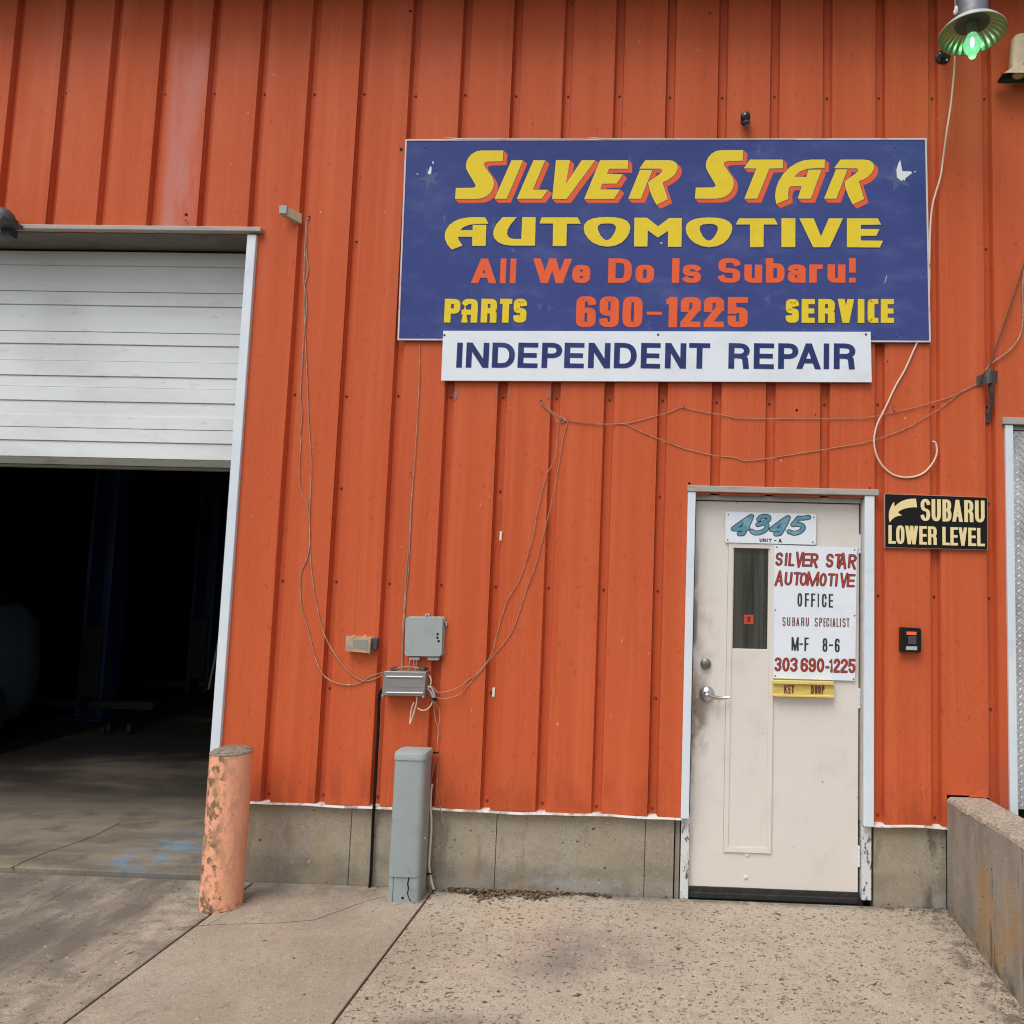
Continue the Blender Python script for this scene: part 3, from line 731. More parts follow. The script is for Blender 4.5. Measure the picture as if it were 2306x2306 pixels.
# slab with a glazed opening
gx0, gx1 = ZDr.at(488, 1000, Y=YS).x, ZDr.at(778, 1000, Y=YS).x
gz1, gz0 = ZDr.at(640, 568, Y=YS).z, ZDr.at(630, 1418, Y=YS).z
zb0 = .045
sl_ = MB()
for q in ((sx0, gx0, zb0, fz), (gx1, sx1, zb0, fz), (gx0, gx1, zb0, gz0), (gx0, gx1, gz1, fz)): sl_.box(q[0], q[1], YS, YS + .043, q[2], q[3])
door = obj('office_door', sl_, M_door, B); door['label'] = 'almond steel door with narrow window'
b = MB(); b.box(gx0 - .003, gx1 + .003, YS + .012, YS + .02, gz0 - .003, gz1 + .003); obj('window_pane', b, M_pane, door)
# moulding around the window and the panel under it
mx0, mx1 = ZDl.at(275, 400, Y=YS).x, ZDl.at(537, 400, Y=YS).x
mzt = ZDr.at(640, 535, Y=YS).z; mzb = ZDl.at(400, 882, Y=YS).z
b = MB(); t1, t2 = .030, .030
def frame_ring(b, x0, x1, z0, z1, wd, y0, y1):
    # mitred frame with sloped face
    o = [(x0, z0), (x1, z0), (x1, z1), (x0, z1)]; i_ = [(x0 + wd, z0 + wd), (x1 - wd, z0 + wd), (x1 - wd, z1 - wd), (x0 + wd, z1 - wd)]
    for k in range(4):
        a0, a1, c0, c1 = o[k], o[(k + 1) % 4], i_[k], i_[(k + 1) % 4]
        b.add([(a0[0], YS, a0[1]), (a1[0], YS, a1[1]), (a1[0], y0, a1[1]), (a0[0], y0, a0[1]), (c0[0], y0 + .001, c0[1]), (c1[0], y0 + .001, c1[1]), (c1[0], y1, c1[1]), (c0[0], y1, c0[1])],
              [(0, 1, 2, 3), (3, 2, 5, 4), (4, 5, 6, 7)])
frame_ring(b, mx0, mx1, mzb, mzt, .026, YS - .009, YS + .014)
obj('lite_frame', b, M_door, door)
b = MB(); b.box(mx0 + .026, mx1 - .026, YS - .003, YS - .0005, mzb + .026, gz0 - .001); obj('panel_insert', b, M_door, door, bevel=.001)
b = MB()
for (q, w_) in (((mx0 - .0015, mx0), 0), ((mx1, mx1 + .0015), 0)): b.box(q[0], q[1], YS - .0006, YS + .001, mzb, mzt - .01)
b.box(mx0, mx1, YS - .0006, YS + .001, mzb - .0018, mzb); obj('sealant_line', b, mat('dirty_sealant', (.2, .15, .12), .8), door)
b = MB(); b.box(sx0 - .004, sx1 + .002, YS - .006, YS + .05, .026, .058); b.box(sx0 - .002, sx1 + .001, YS - .014, YS + .02, .000, .030); obj('door_sweep', b, M_black, door, bevel=.003)
for q in ((400, 898), (392, 1022)):
    p = ZDl.at(*q, Y=YS); b = MB(); b.lathe(p, (0, -1, 0), [(0, .0125), (.002, .012), (.0045, .008), (.0055, .001)], 16); obj('rivet', b, M_door, door, smooth=True)
# lock and handle
p = ZO.at(432, 480, Y=YS); b = MB(); b.lathe(p, (0, -1, 0), [(0, .030), (.010, .029), (.012, .026), (.020, .0245), (.022, .022), (.0225, .0005)], 28); dbo = obj('deadbolt', b, M_brass, door, smooth=True)
p = ZO.at(455, 1070, Y=YS); b = MB(); b.lathe(p, (0, -1, 0), [(0, .043), (.004, .043), (.010, .040), (.019, .028), (.026, .018), (.058, .0155), (.066, .014), (.067, .001)], 32)
hz = obj('door_handle', b, M_chrome, door, smooth=True)
p2 = p + Vector((0, -.06, 0)); e2 = ZO.at(910, 1150, Y=YS - .05)
b = MB(); secs = []
for k in range(9):
    t = k / 8; c = p2.lerp(e2, t) + Vector((0, .012 * math.sin(t * math.pi * .9), -.010 * math.sin(t * math.pi)))
    hh = .0155 * (1 - t) + .006 * t; tt = .010 * (1 - t) + .005 * t
    secs.append([c + Vector((0, tt * math.cos(a), hh * math.sin(a))) for a in [2 * math.pi * i / 12 for i in range(12)]])
b.loft(secs); b.sphere(p2, .0165, .012, .0165)
obj('handle_lever', b, M_chrome, door, smooth=True)
p = ZO.at(185, 1045, Y=YS + .01); b = MB(); b.box(p.x - .012, p.x + .012, YS + .005, YS + .02, p.z - .01, p.z + .01); obj('latch_bolt', b, M_chrome, door)
for zc in (ZDr.at(1565, 540, Y=YS).z, ZDr.at(1560, 1830, Y=YS).z, ZDl.at(1030, 905, Y=YS).z):
    b = MB()
    for k in range(5): b.cyl((sx1 + .004, YS - .006, zc - .052 + k * .0215), (sx1 + .004, YS - .006, zc - .052 + k * .0215 + .0195), .0068, 10)
    b.box(sx1 + .004, sx1 + .007, YS - .005, YS + .02, zc - .052, zc + .052)
    obj('hinge', b, M_white, door)

# ---- right hand door with tread plate
b = MB(); b.box(5.867, 5.909, -.055, -.02, .465, 2.615); b.box(7.1, 7.15, -.055, -.02, .455, 2.615); split('jamb_trim', b, M_white, B, bevel=.003)
b = MB(); b.box(5.852, 7.18, -.062, -.02, 2.617, 2.655); obj('header_flashing', b, M_beigetrim, B, bevel=.003)
b = MB(); b.box(5.905, 7.1, .000, .04, .53, 2.59); tdo = obj('plated_door', b, M_tread, B); tdo['label'] = 'door faced with bright diamond tread plate'
b = MB(); b.box(5.90, 7.11, -.018, .06, 2.594, 2.614); obj('door_frame', b, dfm, B)
b = MB(); i = 0
z = .55
while z < 2.58:
    x = 5.915 + (i % 2) * .018
    j = 0
    while x < 6.9:
        a = math.radians(45 if (i + j) % 2 else -45); dx, dz = math.cos(a) * .015, math.sin(a) * .015; nx, nz = -dz * .25, dx * .25
        b.add([(x - dx, -.0005, z - dz), (x + nx, -.0005, z + nz), (x + dx, -.0005, z + dz), (x - nx, -.0005, z - nz), (x - dx * .5, -.0035, z - dz * .5), (x + dx * .5, -.0035, z + dz * .5)],
              [(0, 3, 4), (0, 4, 1), (4, 3, 5), (4, 5, 1), (3, 2, 5), (1, 5, 2)])
        x += .036; j += 1
    z += .0205; i += 1
tp = obj('tread_pattern', b, M_tread, tdo); tp['kind'] = 'stuff'
b = MB()
for zc in (1.45, .75):
    for k in range(5): b.cyl((5.912, -.006, zc - .06 + k * .024), (5.912, -.006, zc - .06 + k * .024 + .021), .008, 8)
obj('hinge', b, M_chrome, tdo)

# small flaws in the siding: drilled holes
b = MB()
for Z, x, y, rr in ((ZOD, 1349, -120, 0), (Z1, 900, 1037, .0095), (Z1, 1494, 1050, .009), (D, 774, 21, .008), (D, 1340, 25, .006), (ZW2, 1413, 838, .008), (ZW2, 240, 188, .006), (ZCl, 557, 797, .009), (D, 757, 282, .010), (Z1, 898, 1065, .004), (Z1, 906, 1078, .0035), (Z1, 862, 155, .004), (Z1, 948, 563, .0035),
                       (ZH, 0, 0, 0), (ZM(1400, 850, .46584), 846, 158, .008), (ZM(1400, 850, .46584), 936, 181, .004), (ZTr, -60, -300, 0), (ZS2, 937, 65, .006), (ZCl, 180, 124, .004), (ZDr, 1630, 70, .005), (ZR, 505, 410, .004)):
    if rr: p = Z.at(x, y, Y=YF - .0015); b.lathe(p, (0, -1, 0), [(-.001, rr), (.0003, rr * .98)], 10)
split('drill_hole', b, M_hole, B)
# bent corner of siding at the retaining wall
q = [ZR.at(*c, Y=YF - .004) for c in ((610, 1503), (640, 1480), (680, 1455), (728, 1437), (735, 1510), (700, 1506))]
b = MB(); b.add([v + Vector((0, -.004 * (k in (4, 5)), 0)) for k, v in enumerate(q)], [(0, 1, 2, 5), (2, 3, 4, 5)]); obj('bent_siding_corner', b, M_or, B)
q = [(5.752, .60), (5.79, .60), (5.79, .40), (5.752, .40)]

# ------------------------------------------------------------------ retaining wall
rw = thing('retaining_wall', 'weathered concrete retaining wall with rust stains running out from the building corner', 'wall', (5.64, -.05, 0))
RX0, RX1 = 5.540, 5.752
def rtop(y): return .588 + .092 * (-y)
n = 40; secs = []; random.seed(3)
b = MB(); tp_ = MB()
ysr = [-.033 - 3.2 * (i / n) ** 1.3 for i in range(n + 1)]
jl = [random.uniform(-.006, .004) for _ in ysr]; jz = [random.uniform(-.006, .001) for _ in ysr]
for i, y in enumerate(ysr):
    zt_ = rtop(y)
    secs.append([(RX0, y, -.1), (RX0, y, zt_ - .022 + jz[i] * .6), (RX1, y, zt_ - .012), (RX1, y, -.1)])
b.loft(secs); obj('wall_body', b, M_retain, rw)
secs = []
for i, y in enumerate(ysr):
    zt_ = rtop(y); e0 = RX0 + .004 + jl[i]
    secs.append([(e0 - .003, y, zt_ - .026 + jz[i]), (e0 + .004, y, zt_ - .008 + jz[i]), (e0 + .018, y, zt_ + jz[i] * .2), (RX0 + .12, y, zt_ + .001), (RX1 - .008, y, zt_ + jl[i] * .3), (RX1 + .003, y, zt_ - .012), (RX1 + .001, y, zt_ - .03)])
tp_.loft(secs); obj('broken_top', tp_, M_rettop, rw)
random.seed(11)

# ------------------------------------------------------------------ signs
def board(Z, pts, yf, th, par, m_, name='board', bevel=.0015):
    b = MB(); b.plate(rectpoly(Z, pts, yf), yf, yf + th); return obj(name, b, m_, par, bevel=bevel)
YB = -.052
c = D.at(1255, 450, Y=YB)
bs = thing('shop_sign', 'large faded blue shop sign with yellow and orange lettering above the white board', 'sign', c)
corn = [(765, 263), (1748, 261), (1756, 646), (750, 642)]
board(D, corn, YB, .018, bs, M_blue)
cw = rectpoly(D, corn, YB)
b = MB()
inn = offset(cw, -.009)
for k in range(4):
    a, a2, i1, i2 = cw[k], cw[(k + 1) % 4], inn[k], inn[(k + 1) % 4]
    b.plate([a, a2, i2, i1], YB - .0025, YB + .004)
obj('edge_strip', b, M_pinkedge, bs)
b = MB()      # strips of edge film lifting off the top
for xa, xb_, dz in ((835, 1105, .006), (1105, 1500, .004)):
    pa, pb = D.at(xa, 263, Y=YB), D.at(xb_, 262.5, Y=YB)
    b.plate([(pa.x, pa.z + .012), (pa.x + .12, pa.z + .006), (pb.x, pb.z + .001), (pb.x, pb.z - .002), (pa.x + .1, pa.z - .001)], YB - .004, YB - .003)
split('lifting_edge_film', b, M_pinkedge, bs)
Sg = [(478, 70), (472, 155), (350, 158), (328, 165), (320, 178), (328, 200), (350, 230), (392, 290), (402, 325), (398, 360), (385, 395), (365, 420), (335, 442), (300, 455), (250, 460), (90, 460), (97, 372), (235, 370), (252, 364), (257, 352), (248, 334), (192, 240), (180, 212), (178, 185), (184, 155), (200, 125), (225, 98), (260, 78), (300, 70)]
SIL = [Sg, [(545, 148), (637, 148), (505, 458), (408, 458)], [(722, 148), (815, 148), (716, 385), (838, 387), (785, 458), (588, 458)],
       [(903, 148), (1015, 148), (982, 340), (1110, 148), (1218, 148), (988, 460), (872, 460), (880, 380)],
       [(1258, 148), (1483, 148), (1480, 216), (1330, 216), (1312, 258), (1440, 262), (1392, 335), (1275, 337), (1258, 383), (1418, 385), (1368, 460), (1130, 460)],
       [(1622, 148), (1800, 148), (1840, 152), (1868, 168), (1882, 192), (1881, 220), (1866, 252), (1840, 282), (1805, 305), (1760, 328), (1803, 462), (1712, 506), (1680, 445), (1655, 380), (1644, 325), (1690, 292), (1735, 262), (1756, 240), (1758, 228), (1745, 216), (1575, 215)],
       [(1578, 228), (1678, 228), (1585, 458), (1485, 458)]]
STA = [[(x, y - 3) for x, y in Sg], [(532, 143), (797, 143), (795, 212), (688, 214), (590, 457), (488, 457), (585, 214), (485, 212)],
       [(1135, 143), (1132, 211), (1040, 212), (985, 218), (940, 236), (910, 258), (892, 281), (985, 283), (1005, 225), (1108, 225), (1022, 457), (918, 457), (950, 357), (860, 357), (846, 375), (838, 410), (842, 460), (745, 500), (735, 440), (742, 380), (762, 320), (800, 260), (850, 208), (910, 170), (965, 150), (1020, 143)],
       [(1262, 143), (1450, 143), (1490, 148), (1518, 165), (1530, 188), (1528, 220), (1512, 250), (1485, 280), (1450, 302), (1408, 318), (1452, 460), (1360, 503), (1328, 440), (1303, 375), (1294, 318), (1335, 290), (1380, 258), (1402, 238), (1406, 225), (1395, 213), (1210, 211)],
       [(1225, 222), (1317, 222), (1228, 457), (1130, 457)]]
AUT = [[(420, 75), (445, 127), (330, 129), (285, 136), (240, 153), (210, 182), (315, 182), (316, 138), (428, 138), (422, 312), (312, 312), (312, 236), (190, 236), (197, 262), (228, 310), (140, 343), (105, 303), (85, 258), (81, 220), (92, 180), (120, 138), (160, 108), (210, 87), (270, 76), (330, 73)],
       [(565, 73), (683, 73), (630, 135), (606, 180), (601, 210), (610, 235), (632, 250), (665, 255), (722, 255), (730, 73), (840, 73), (835, 310), (640, 310), (580, 303), (530, 282), (498, 250), (487, 215), (492, 175), (515, 130)],
       [(892, 75), (1192, 75), (1218, 127), (1102, 127), (1097, 313), (985, 313), (988, 125), (875, 124)],
       [(1668, 77), (1772, 77), (1865, 150), (1958, 80), (2063, 80), (2060, 320), (1948, 320), (1950, 185), (1863, 243), (1778, 180), (1775, 317), (1665, 317)]]
Oo = [(1440, 72), (1500, 74), (1560, 84), (1605, 105), (1628, 135), (1632, 165), (1622, 205), (1598, 248), (1560, 285), (1505, 310), (1440, 319), (1375, 309), (1318, 284), (1278, 248), (1253, 208), (1244, 168), (1250, 132), (1275, 104), (1320, 84), (1375, 74)]
Oh = [(1440, 124), (1475, 126), (1502, 137), (1514, 155), (1510, 180), (1495, 212), (1472, 246), (1452, 261), (1432, 265), (1412, 256), (1385, 228), (1366, 190), (1359, 163), (1366, 142), (1390, 128)]
AU2 = [[(685, 83), (980, 83), (1007, 133), (890, 133), (888, 322), (777, 322), (777, 133), (658, 133)], [(1040, 82), (1155, 82), (1154, 322), (1040, 322)],
       [(1190, 83), (1308, 83), (1370, 235), (1435, 83), (1553, 83), (1442, 323), (1305, 323)],
       [(1587, 83), (1845, 83), (1870, 135), (1702, 137), (1702, 172), (1858, 174), (1832, 228), (1702, 229), (1702, 268), (1888, 270), (1862, 325), (1587, 323)]]
kx = ZA.at(500, 300, Y=YB); ky = ZA.at(532, 330, Y=YB); SH = (ky.x - kx.x, ky.z - kx.z)
def painted(groups, hole=None, shadow=False):
    """one letter: list of outlines in the plane of the sign"""
    yel, rim, mid, sdw = MB(), MB(), MB(), MB()
    for k, w_ in enumerate(groups):
        hs_ = [hole] if hole else []
        yel.flat([offset(w_, -.0017)] + [offset(h, .0016) for h in hs_], YB - .0026); rim.flat([offset(w_, .0004)] + hs_, YB - .0022)
        mid.flat([offset(w_, .0034)] + [offset(h, -.0028) for h in hs_], YB - .0018)
        if shadow: sdw.plate(offset(w_, .001), YB - .0015 - .0001 * k, YB - .0006 - .0001 * k, SH)
    o = obj('letter', yel, M_yellow, bs); obj('letter_edge', rim, M_yedge, o); obj('letter_outline', mid, M_dk, o)
    if shadow: obj('letter_shadow', sdw, M_sor, o)
for Z, lst in ((ZA, SIL), (ZB, STA)):
    L_ = [rectpoly(Z, g, YB) for g in lst]
    for g in L_[:-2]: painted([g], shadow=True)
    painted(L_[-2:], shadow=True)
for Z, lst in ((ZC, AUT), (ZD, AU2)):
    for g in lst: painted([rectpoly(Z, g, YB)])
for dx, dy_, Z in ((0, 0, ZC), (-1005, 4, ZD)):
    painted([rectpoly(Z, [(x + dx, y + dy_) for x, y in Oo], YB)], rectpoly(Z, [(x + dx, y + dy_) for x, y in Oh], YB))
row = [('A', 48, 168), ('l', 186, 214), ('l', 234, 262), ('W', 345, 530), ('e', 535, 622, (0, .74)), ('D', 708, 822), ('o', 840, 930, (0, .74)), ('I', 1016, 1052), ('s', 1068, 1156, (0, .74)),
       ('S', 1240, 1346), ('u', 1366, 1452, (0, .74)), ('b', 1470, 1560), ('a', 1576, 1662, (0, .74)), ('r', 1680, 1752, (0, .74)), ('u', 1768, 1854, (0, .74)), ('!', 1872, 1904)]
OL = [('letter', M_sor, 0., .0012)]
write(bs, ZE, row, ((48, 27), (1904, 24)), ((48, 146), (1904, 143)), YB, .29, .19, OL, e=.62)
YL = [('letter', M_yellow, 0., .0020), ('letter_outline', M_dk, .014, .0008)]
write(bs, ZF, [('P', 78, 210), ('A', 222, 356), ('R', 384, 516), ('T', 540, 642), ('S', 656, 766)], ((78, 87), (766, 85)), ((78, 285), (766, 285)), YB, .27, .215, YL, glyphs={'A': 'a_blk'}, e=.5, blk=True)
write(bs, ZG, [('S', 1016, 1120), ('E', 1142, 1246), ('R', 1274, 1404), ('V', 1428, 1556), ('I', 1586, 1638), ('C', 1664, 1748), ('E', 1768, 1872)], ((1016, 83), (1872, 83)), ((1016, 271), (1872, 272)), YB, .275, .215, YL, glyphs={'C': 'c_sq'}, e=.5, blk=True)
write(bs, ZF, [('6', 1180, 1345), ('9', 1375, 1538), ('0', 1568, 1735)], ((1180, 64), (1735, 68)), ((1180, 322), (1735, 324)), YB, .27, .17, OL, e=.5)
write(bs, ZF, [('-', 1770, 1898, (.4, .52))], ((1180, 64), (1900, 68)), ((1180, 322), (1900, 326)), YB, .1, .1, OL)
write(bs, ZG, [('1', 68, 158), ('2', 186, 344), ('2', 370, 528), ('5', 558, 716)], ((68, 66), (716, 68)), ((68, 306), (716, 306)), YB, .27, .19, OL, e=.5, glyphs={'1': 'one_b', '2': 'two_b', '5': 'five_b'})
# faded stars and the torn film on them
def star(Z, cx, cy, R_, rot_):
    pts = []
    for k in range(10):
        a = math.radians(rot_ + 36 * k); q = R_ if k % 2 == 0 else R_ * .36; pts.append((cx + q * math.sin(a), cy - q * math.cos(a)))
    return rectpoly(Z, pts, YB)
b = MB(); b.flat([star(ZB, 1725, 290, 125, -18)], YB - .0006); b.flat([star(ZS1, 325, 370, 82, -18)], YB - .0006); split('faded_star', b, M_fade, bs)
b = MB()
b.flat([rectpoly(ZB, [(1743, 145), (1760, 235), (1830, 238), (1838, 250), (1785, 292), (1780, 312), (1768, 300), (1755, 315), (1716, 285), (1712, 225), (1725, 180)], YB)], YB - .001)
b.flat([rectpoly(ZB, [(1852, 240), (1866, 232), (1870, 238), (1856, 246)], YB)], YB - .001)
b.flat([rectpoly(ZS1, [(330, 285), (338, 292), (335, 335), (322, 342), (312, 330)], YB)], YB - .001)
b.flat([rectpoly(ZS1, [(346, 250), (354, 258), (350, 272), (342, 264)], YB)], YB - .001)
b.flat([rectpoly(ZS1, [(232, 330), (250, 340), (246, 345)], YB)], YB - .001)
b.flat([rectpoly(ZS2, [(1508, 940), (1511, 939), (1499, 985), (1495, 988)], YB)], YB - .001)
b.flat([rectpoly(ZS2, [(95, 738), (118, 733), (112, 742), (104, 740)], YB)], YB - .001)
split('torn_film', b, M_torn, bs)
b = MB()
for Z, x, y in ((ZS1, 292, 155), (ZS1, 242, 1425), (ZB, 1705, 36), (ZS2, 120, 158), (ZS2, 1570, 1312), (ZS2, 515, 130), (ZS2, 1428, 1312), (ZS2, 1598, 515)):
    b.lathe(Z.at(x, y, Y=YB - .0005), (0, -1, 0), [(0, .006), (.002, .0055), (.003, .003)], 10)
split('sign_screw', b, M_fade, bs)
# white sign
YW = -.062
ws = thing('repair_sign', 'white sign board with navy blue lettering under the big blue sign', 'sign', D.at(1238, 672, Y=YW))
board(D, [(836, 624), (1643, 626), (1645, 721), (832, 718)], YW, .010, ws, M_signwhite)
row = [('I', 92, 120), ('N', 135, 234), ('D', 248, 347), ('E', 360, 447), ('P', 464, 552), ('E', 562, 648), ('N', 666, 762), ('D', 778, 877), ('E', 895, 980), ('N', 1000, 1092), ('T', 1104, 1196),
       ('R', 1276, 1368), ('E', 1386, 1474), ('P', 1492, 1580), ('A', 1572, 1678), ('I', 1690, 1714), ('R', 1734, 1828)]
write(ws, ZH, row, ((92, 61), (1828, 65)), ((92, 170), (1828, 177)), YW, .225, .185, [('letter', M_navy, 0., .0012)], e=.9)
b = MB()
for x, y in ((40, 28), (970, 26), (1874, 25)): b.lathe(ZH.at(x, y, Y=YW - .0002), (0, -1, 0), [(0, .007), (.002, .006), (.003, .002)], 10)
split('sign_screw', b, M_dkgrey, ws)
# black sign
YK = -.054
ks = thing('direction_sign', 'small black sign with cream lettering and curved arrow right of the office door', 'sign', D.at(1766, 985, Y=YK))
board(ZL, [(85, 85), (1818, 148), (1815, 1035), (95, 992)], YK, .021, ks, mat('sign_board_edge', (.45, .28, .22), .7))
board(ZL, [(98, 93), (1808, 153), (1805, 1024), (102, 980)], YK - .0012, .001, ks, M_signblack, 'black_face', 0)
b = MB(); arw = [(612, 170), (632, 315), (560, 315), (480, 325), (400, 345), (345, 370), (312, 398), (340, 425), (382, 450), (330, 456), (270, 475), (215, 515), (172, 568), (160, 510), (158, 440), (165, 380), (190, 310), (215, 260), (248, 222), (250, 270), (256, 305), (300, 262), (370, 215), (450, 185), (530, 172)]
b.flat([rectpoly(ZL, arw, YK)], YK - .0022); obj('arrow', b, M_cream, ks)
KL = [('letter', M_cream, 0., .0022)]
write(ks, ZL, [('S', 690, 850), ('U', 874, 1028), ('B', 1056, 1206), ('A', 1220, 1394), ('R', 1420, 1572), ('U', 1600, 1760)], ((690, 172), (1760, 206)), ((690, 541), (1760, 570)), YK, .165, .125, KL, e=.85, blk=True)
write(ks, ZL, [('L', 152, 274), ('O', 280, 420), ('W', 432, 648), ('E', 668, 796), ('R', 814, 960), ('L', 1054, 1178), ('E', 1188, 1314), ('V', 1326, 1468), ('E', 1486, 1618), ('L', 1636, 1764)], ((152, 612), (1764, 664)), ((152, 922), (1764, 968)), YK, .175, .14, KL, e=.7, blk=True)
# house number sign
YN = YS - .014
ns = thing('number_sign', 'white metal number plate with teal digits at the top of the door', 'sign', ZI.at(930, 395, Y=YN))
def rounded(pts, rr, n=5):
    out = []
    for i in range(len(pts)):
        a, b_, c = [Vector(pts[j % len(pts)]) for j in (i - 1, i, i + 1)]
        u, v = (a - b_).normalized() * rr, (c - b_).normalized() * rr
        for k in range(n + 1):
            t = k / n; out.append(tuple((b_ + u) * (1 - t) ** 2 + b_ * 2 * t * (1 - t) + (b_ + v) * t * t))
    return out
b = MB(); b.plate(rounded(rectpoly(ZI, [(112, 97), (1758, 140), (1752, 700), (104, 655)], YN), .012), YN, YN + .003); obj('plate', b, M_signwhite, ns)
dg = {'4a': 0}
S4 = [[(.96, .95), (.30, .30)], [(.96, .95), (.60, .05)], [(.22, .27), (.80, .27)], [(.80, .70), (.50, .40)]]
num = [('4', 200, 640), ('3', 545, 955), ('4', 885, 1300), ('5', 1200, 1665)]
def brush(name, par, Z, strokes, wd, m_, Y, dy):
    """strokes in enlarged-view coordinates drawn with a round brush of width wd (metres)"""
    mb = MB()
    for li, st in enumerate(strokes):
        P = [Z.at(x, y, Y=Y) for x, y in st]
        Q = []
        for i in range(len(P) - 1):
            p0_, p1_, p2_, p3_ = P[max(i - 1, 0)], P[i], P[i + 1], P[min(i + 2, len(P) - 1)]
            for k in range(4):
                t = k / 4; Q.append(.5 * ((2 * p1_) + (p2_ - p0_) * t + (2 * p0_ - 5 * p1_ + 4 * p2_ - p3_) * t * t + (3 * p1_ - p0_ - 3 * p2_ + p3_) * t ** 3))
        Q.append(P[-1]); pts = [(q.x, q.z) for q in Q]
        y = Y - dy - .00004 * (li % 4)
        for polys in ribbons([pts], 1, 1, 0, 0, False, True, True, wd / 2):
            for p in polys: mb.add([(q[0], y, q[1]) for q in p], [tuple(range(len(p)))])
    return obj(name, mb, m_, par)
DIG = [[(575, 185), (460, 260), (330, 350), (250, 410)], [(250, 410), (370, 415), (480, 400), (520, 400)], [(585, 185), (540, 290), (480, 400), (430, 490), (360, 500)], [(480, 260), (470, 330), (420, 400)],
       [(712, 240), (755, 195), (830, 180), (893, 200), (885, 250), (810, 292)], [(695, 335), (735, 325), (810, 305), (862, 350), (838, 425), (750, 472), (655, 485), (588, 452)],
       [(1240, 205), (1140, 270), (1020, 360), (940, 420)], [(940, 420), (1050, 425), (1160, 410)], [(1250, 205), (1210, 300), (1150, 400), (1100, 490), (1020, 505)], [(1160, 280), (1150, 340), (1100, 410)],
       [(1620, 200), (1530, 215), (1430, 215)], [(1430, 220), (1380, 280), (1330, 335)], [(1340, 330), (1430, 330), (1500, 350), (1520, 400), (1460, 460), (1360, 490), (1260, 460)]]
brush('digit_outline', ns, ZI, DIG, .0285, M_ink, YN, .0006); brush('digits', ns, ZI, DIG, .0192, M_teal, YN, .0012)['label'] = 'teal house number 4345'
write(ns, ZI, [('U', 728, 780), ('N', 788, 845), ('I', 850, 885), ('T', 890, 950), ('-', 988, 1032), ('A', 1070, 1135)], ((728, 582), (1135, 592)), ((728, 645), (1135, 660)), YN, .27, .25, [('letter', M_ink, 0., .0008)])
b = MB()
for x, y in ((165, 152), (1712, 198), (152, 610), (1693, 652)): b.lathe(ZI.at(x, y, Y=YN), (0, -1, 0), [(0, .0042), (.0015, .004), (.0022, .001)], 10)
split('sign_screw', b, M_dkgrey, ns)
# office sign
YO = YS - .013
os_ = thing('office_sign', 'tall white hours sign with red and black lettering on the office door', 'sign', ZDr.at(1170, 1110, Y=YO))
board(ZDr, [(832, 545), (1523, 570), (1508, 1684), (824, 1662)], YO, .003, os_, M_signwhite, 'plate', 0)
r1 = [('S', 150, 305), ('I', 330, 415), ('L', 420, 555), ('V', 562, 728), ('E', 705, 880), ('R', 872, 1040), ('S', 1195, 1355), ('T', 1370, 1535), ('A', 1450, 1632), ('R', 1655, 1830)]
r2 = [('A', 140, 320), ('U', 338, 500), ('T', 515, 680), ('O', 650, 815), ('M', 798, 1052), ('O', 1060, 1215), ('T', 1225, 1390), ('I', 1375, 1455), ('V', 1480, 1650), ('E', 1630, 1805)]
r3 = [('3', 98, 215), ('0', 225, 348), ('3', 350, 475), ('6', 520, 645), ('9', 648, 770), ('0', 780, 905), ('-', 918, 990, (.28, .46)), ('1', 975, 1060), ('2', 1052, 1160), ('2', 1165, 1285), ('5', 1290, 1408)]
gl = {'R': 'r_d'}
RL = [('letter', M_redink, -.042, .0014), ('letter_outline', M_dkred, 0., .0006)]
kw = dict(e=1., rnd=True, glyphs=gl)
write(os_, ZJ, r1, ((150, 125), (1830, 165)), ((150, 405), (1830, 465)), YO, .185, .185, RL, slant=.08, **kw)
write(os_, ZJ, r2, ((140, 520), (1805, 578)), ((140, 805), (1805, 855)), YO, .185, .185, RL, slant=.08, **kw)
write(os_, ZK, r3, ((98, 1145), (1408, 1172)), ((98, 1372), (1408, 1405)), YO, .185, .185, RL, slant=.02, **kw)
IK = [('letter', M_ink, 0., .0008)]; MK = [('letter', M_maroon, 0., .0008)]
write(os_, ZK, [('O', 470, 548), ('F', 590, 658), ('F', 690, 760), ('I', 796, 818), ('C', 865, 940), ('E', 974, 1046)], ((470, 108), (1046, 128)), ((470, 328), (1046, 346)), YO, .13, .115, IK, e=.85)
write(os_, ZK, [('S', 228, 282), ('U', 304, 356), ('B', 388, 435), ('A', 450, 504), ('R', 530, 582), ('U', 604, 655), ('S', 748, 800), ('P', 822, 870), ('E', 890, 925), ('C', 936, 985), ('I', 1003, 1020), ('A', 1034, 1084), ('L', 1100, 1144), ('I', 1156, 1172), ('S', 1196, 1248), ('T', 1262, 1310)], ((228, 498), (1310, 518)), ((228, 640), (1310, 662)), YO, .12, .11, MK, e=.85)
write(os_, ZK, [('M', 374, 492), ('-', 502, 560), ('F', 582, 652), ('8', 874, 955), ('-', 978, 1045), ('6', 1072, 1152)], ((374, 818), (1152, 845)), ((374, 1038), (1152, 1068)), YO, .135, .12, IK, e=.85)
b = MB()
for Z, x, y in ((ZDr, 852, 565), (ZDr, 1503, 588), (ZDr, 841, 1092), (ZDr, 1503, 1138), (ZDr, 840, 1643), (ZDr, 1495, 1670)): b.lathe(Z.at(x, y, Y=YO), (0, -1, 0), [(0, .0045), (.0015, .004), (.0022, .001)], 10)
split('sign_screw', b, M_dkgrey, os_)
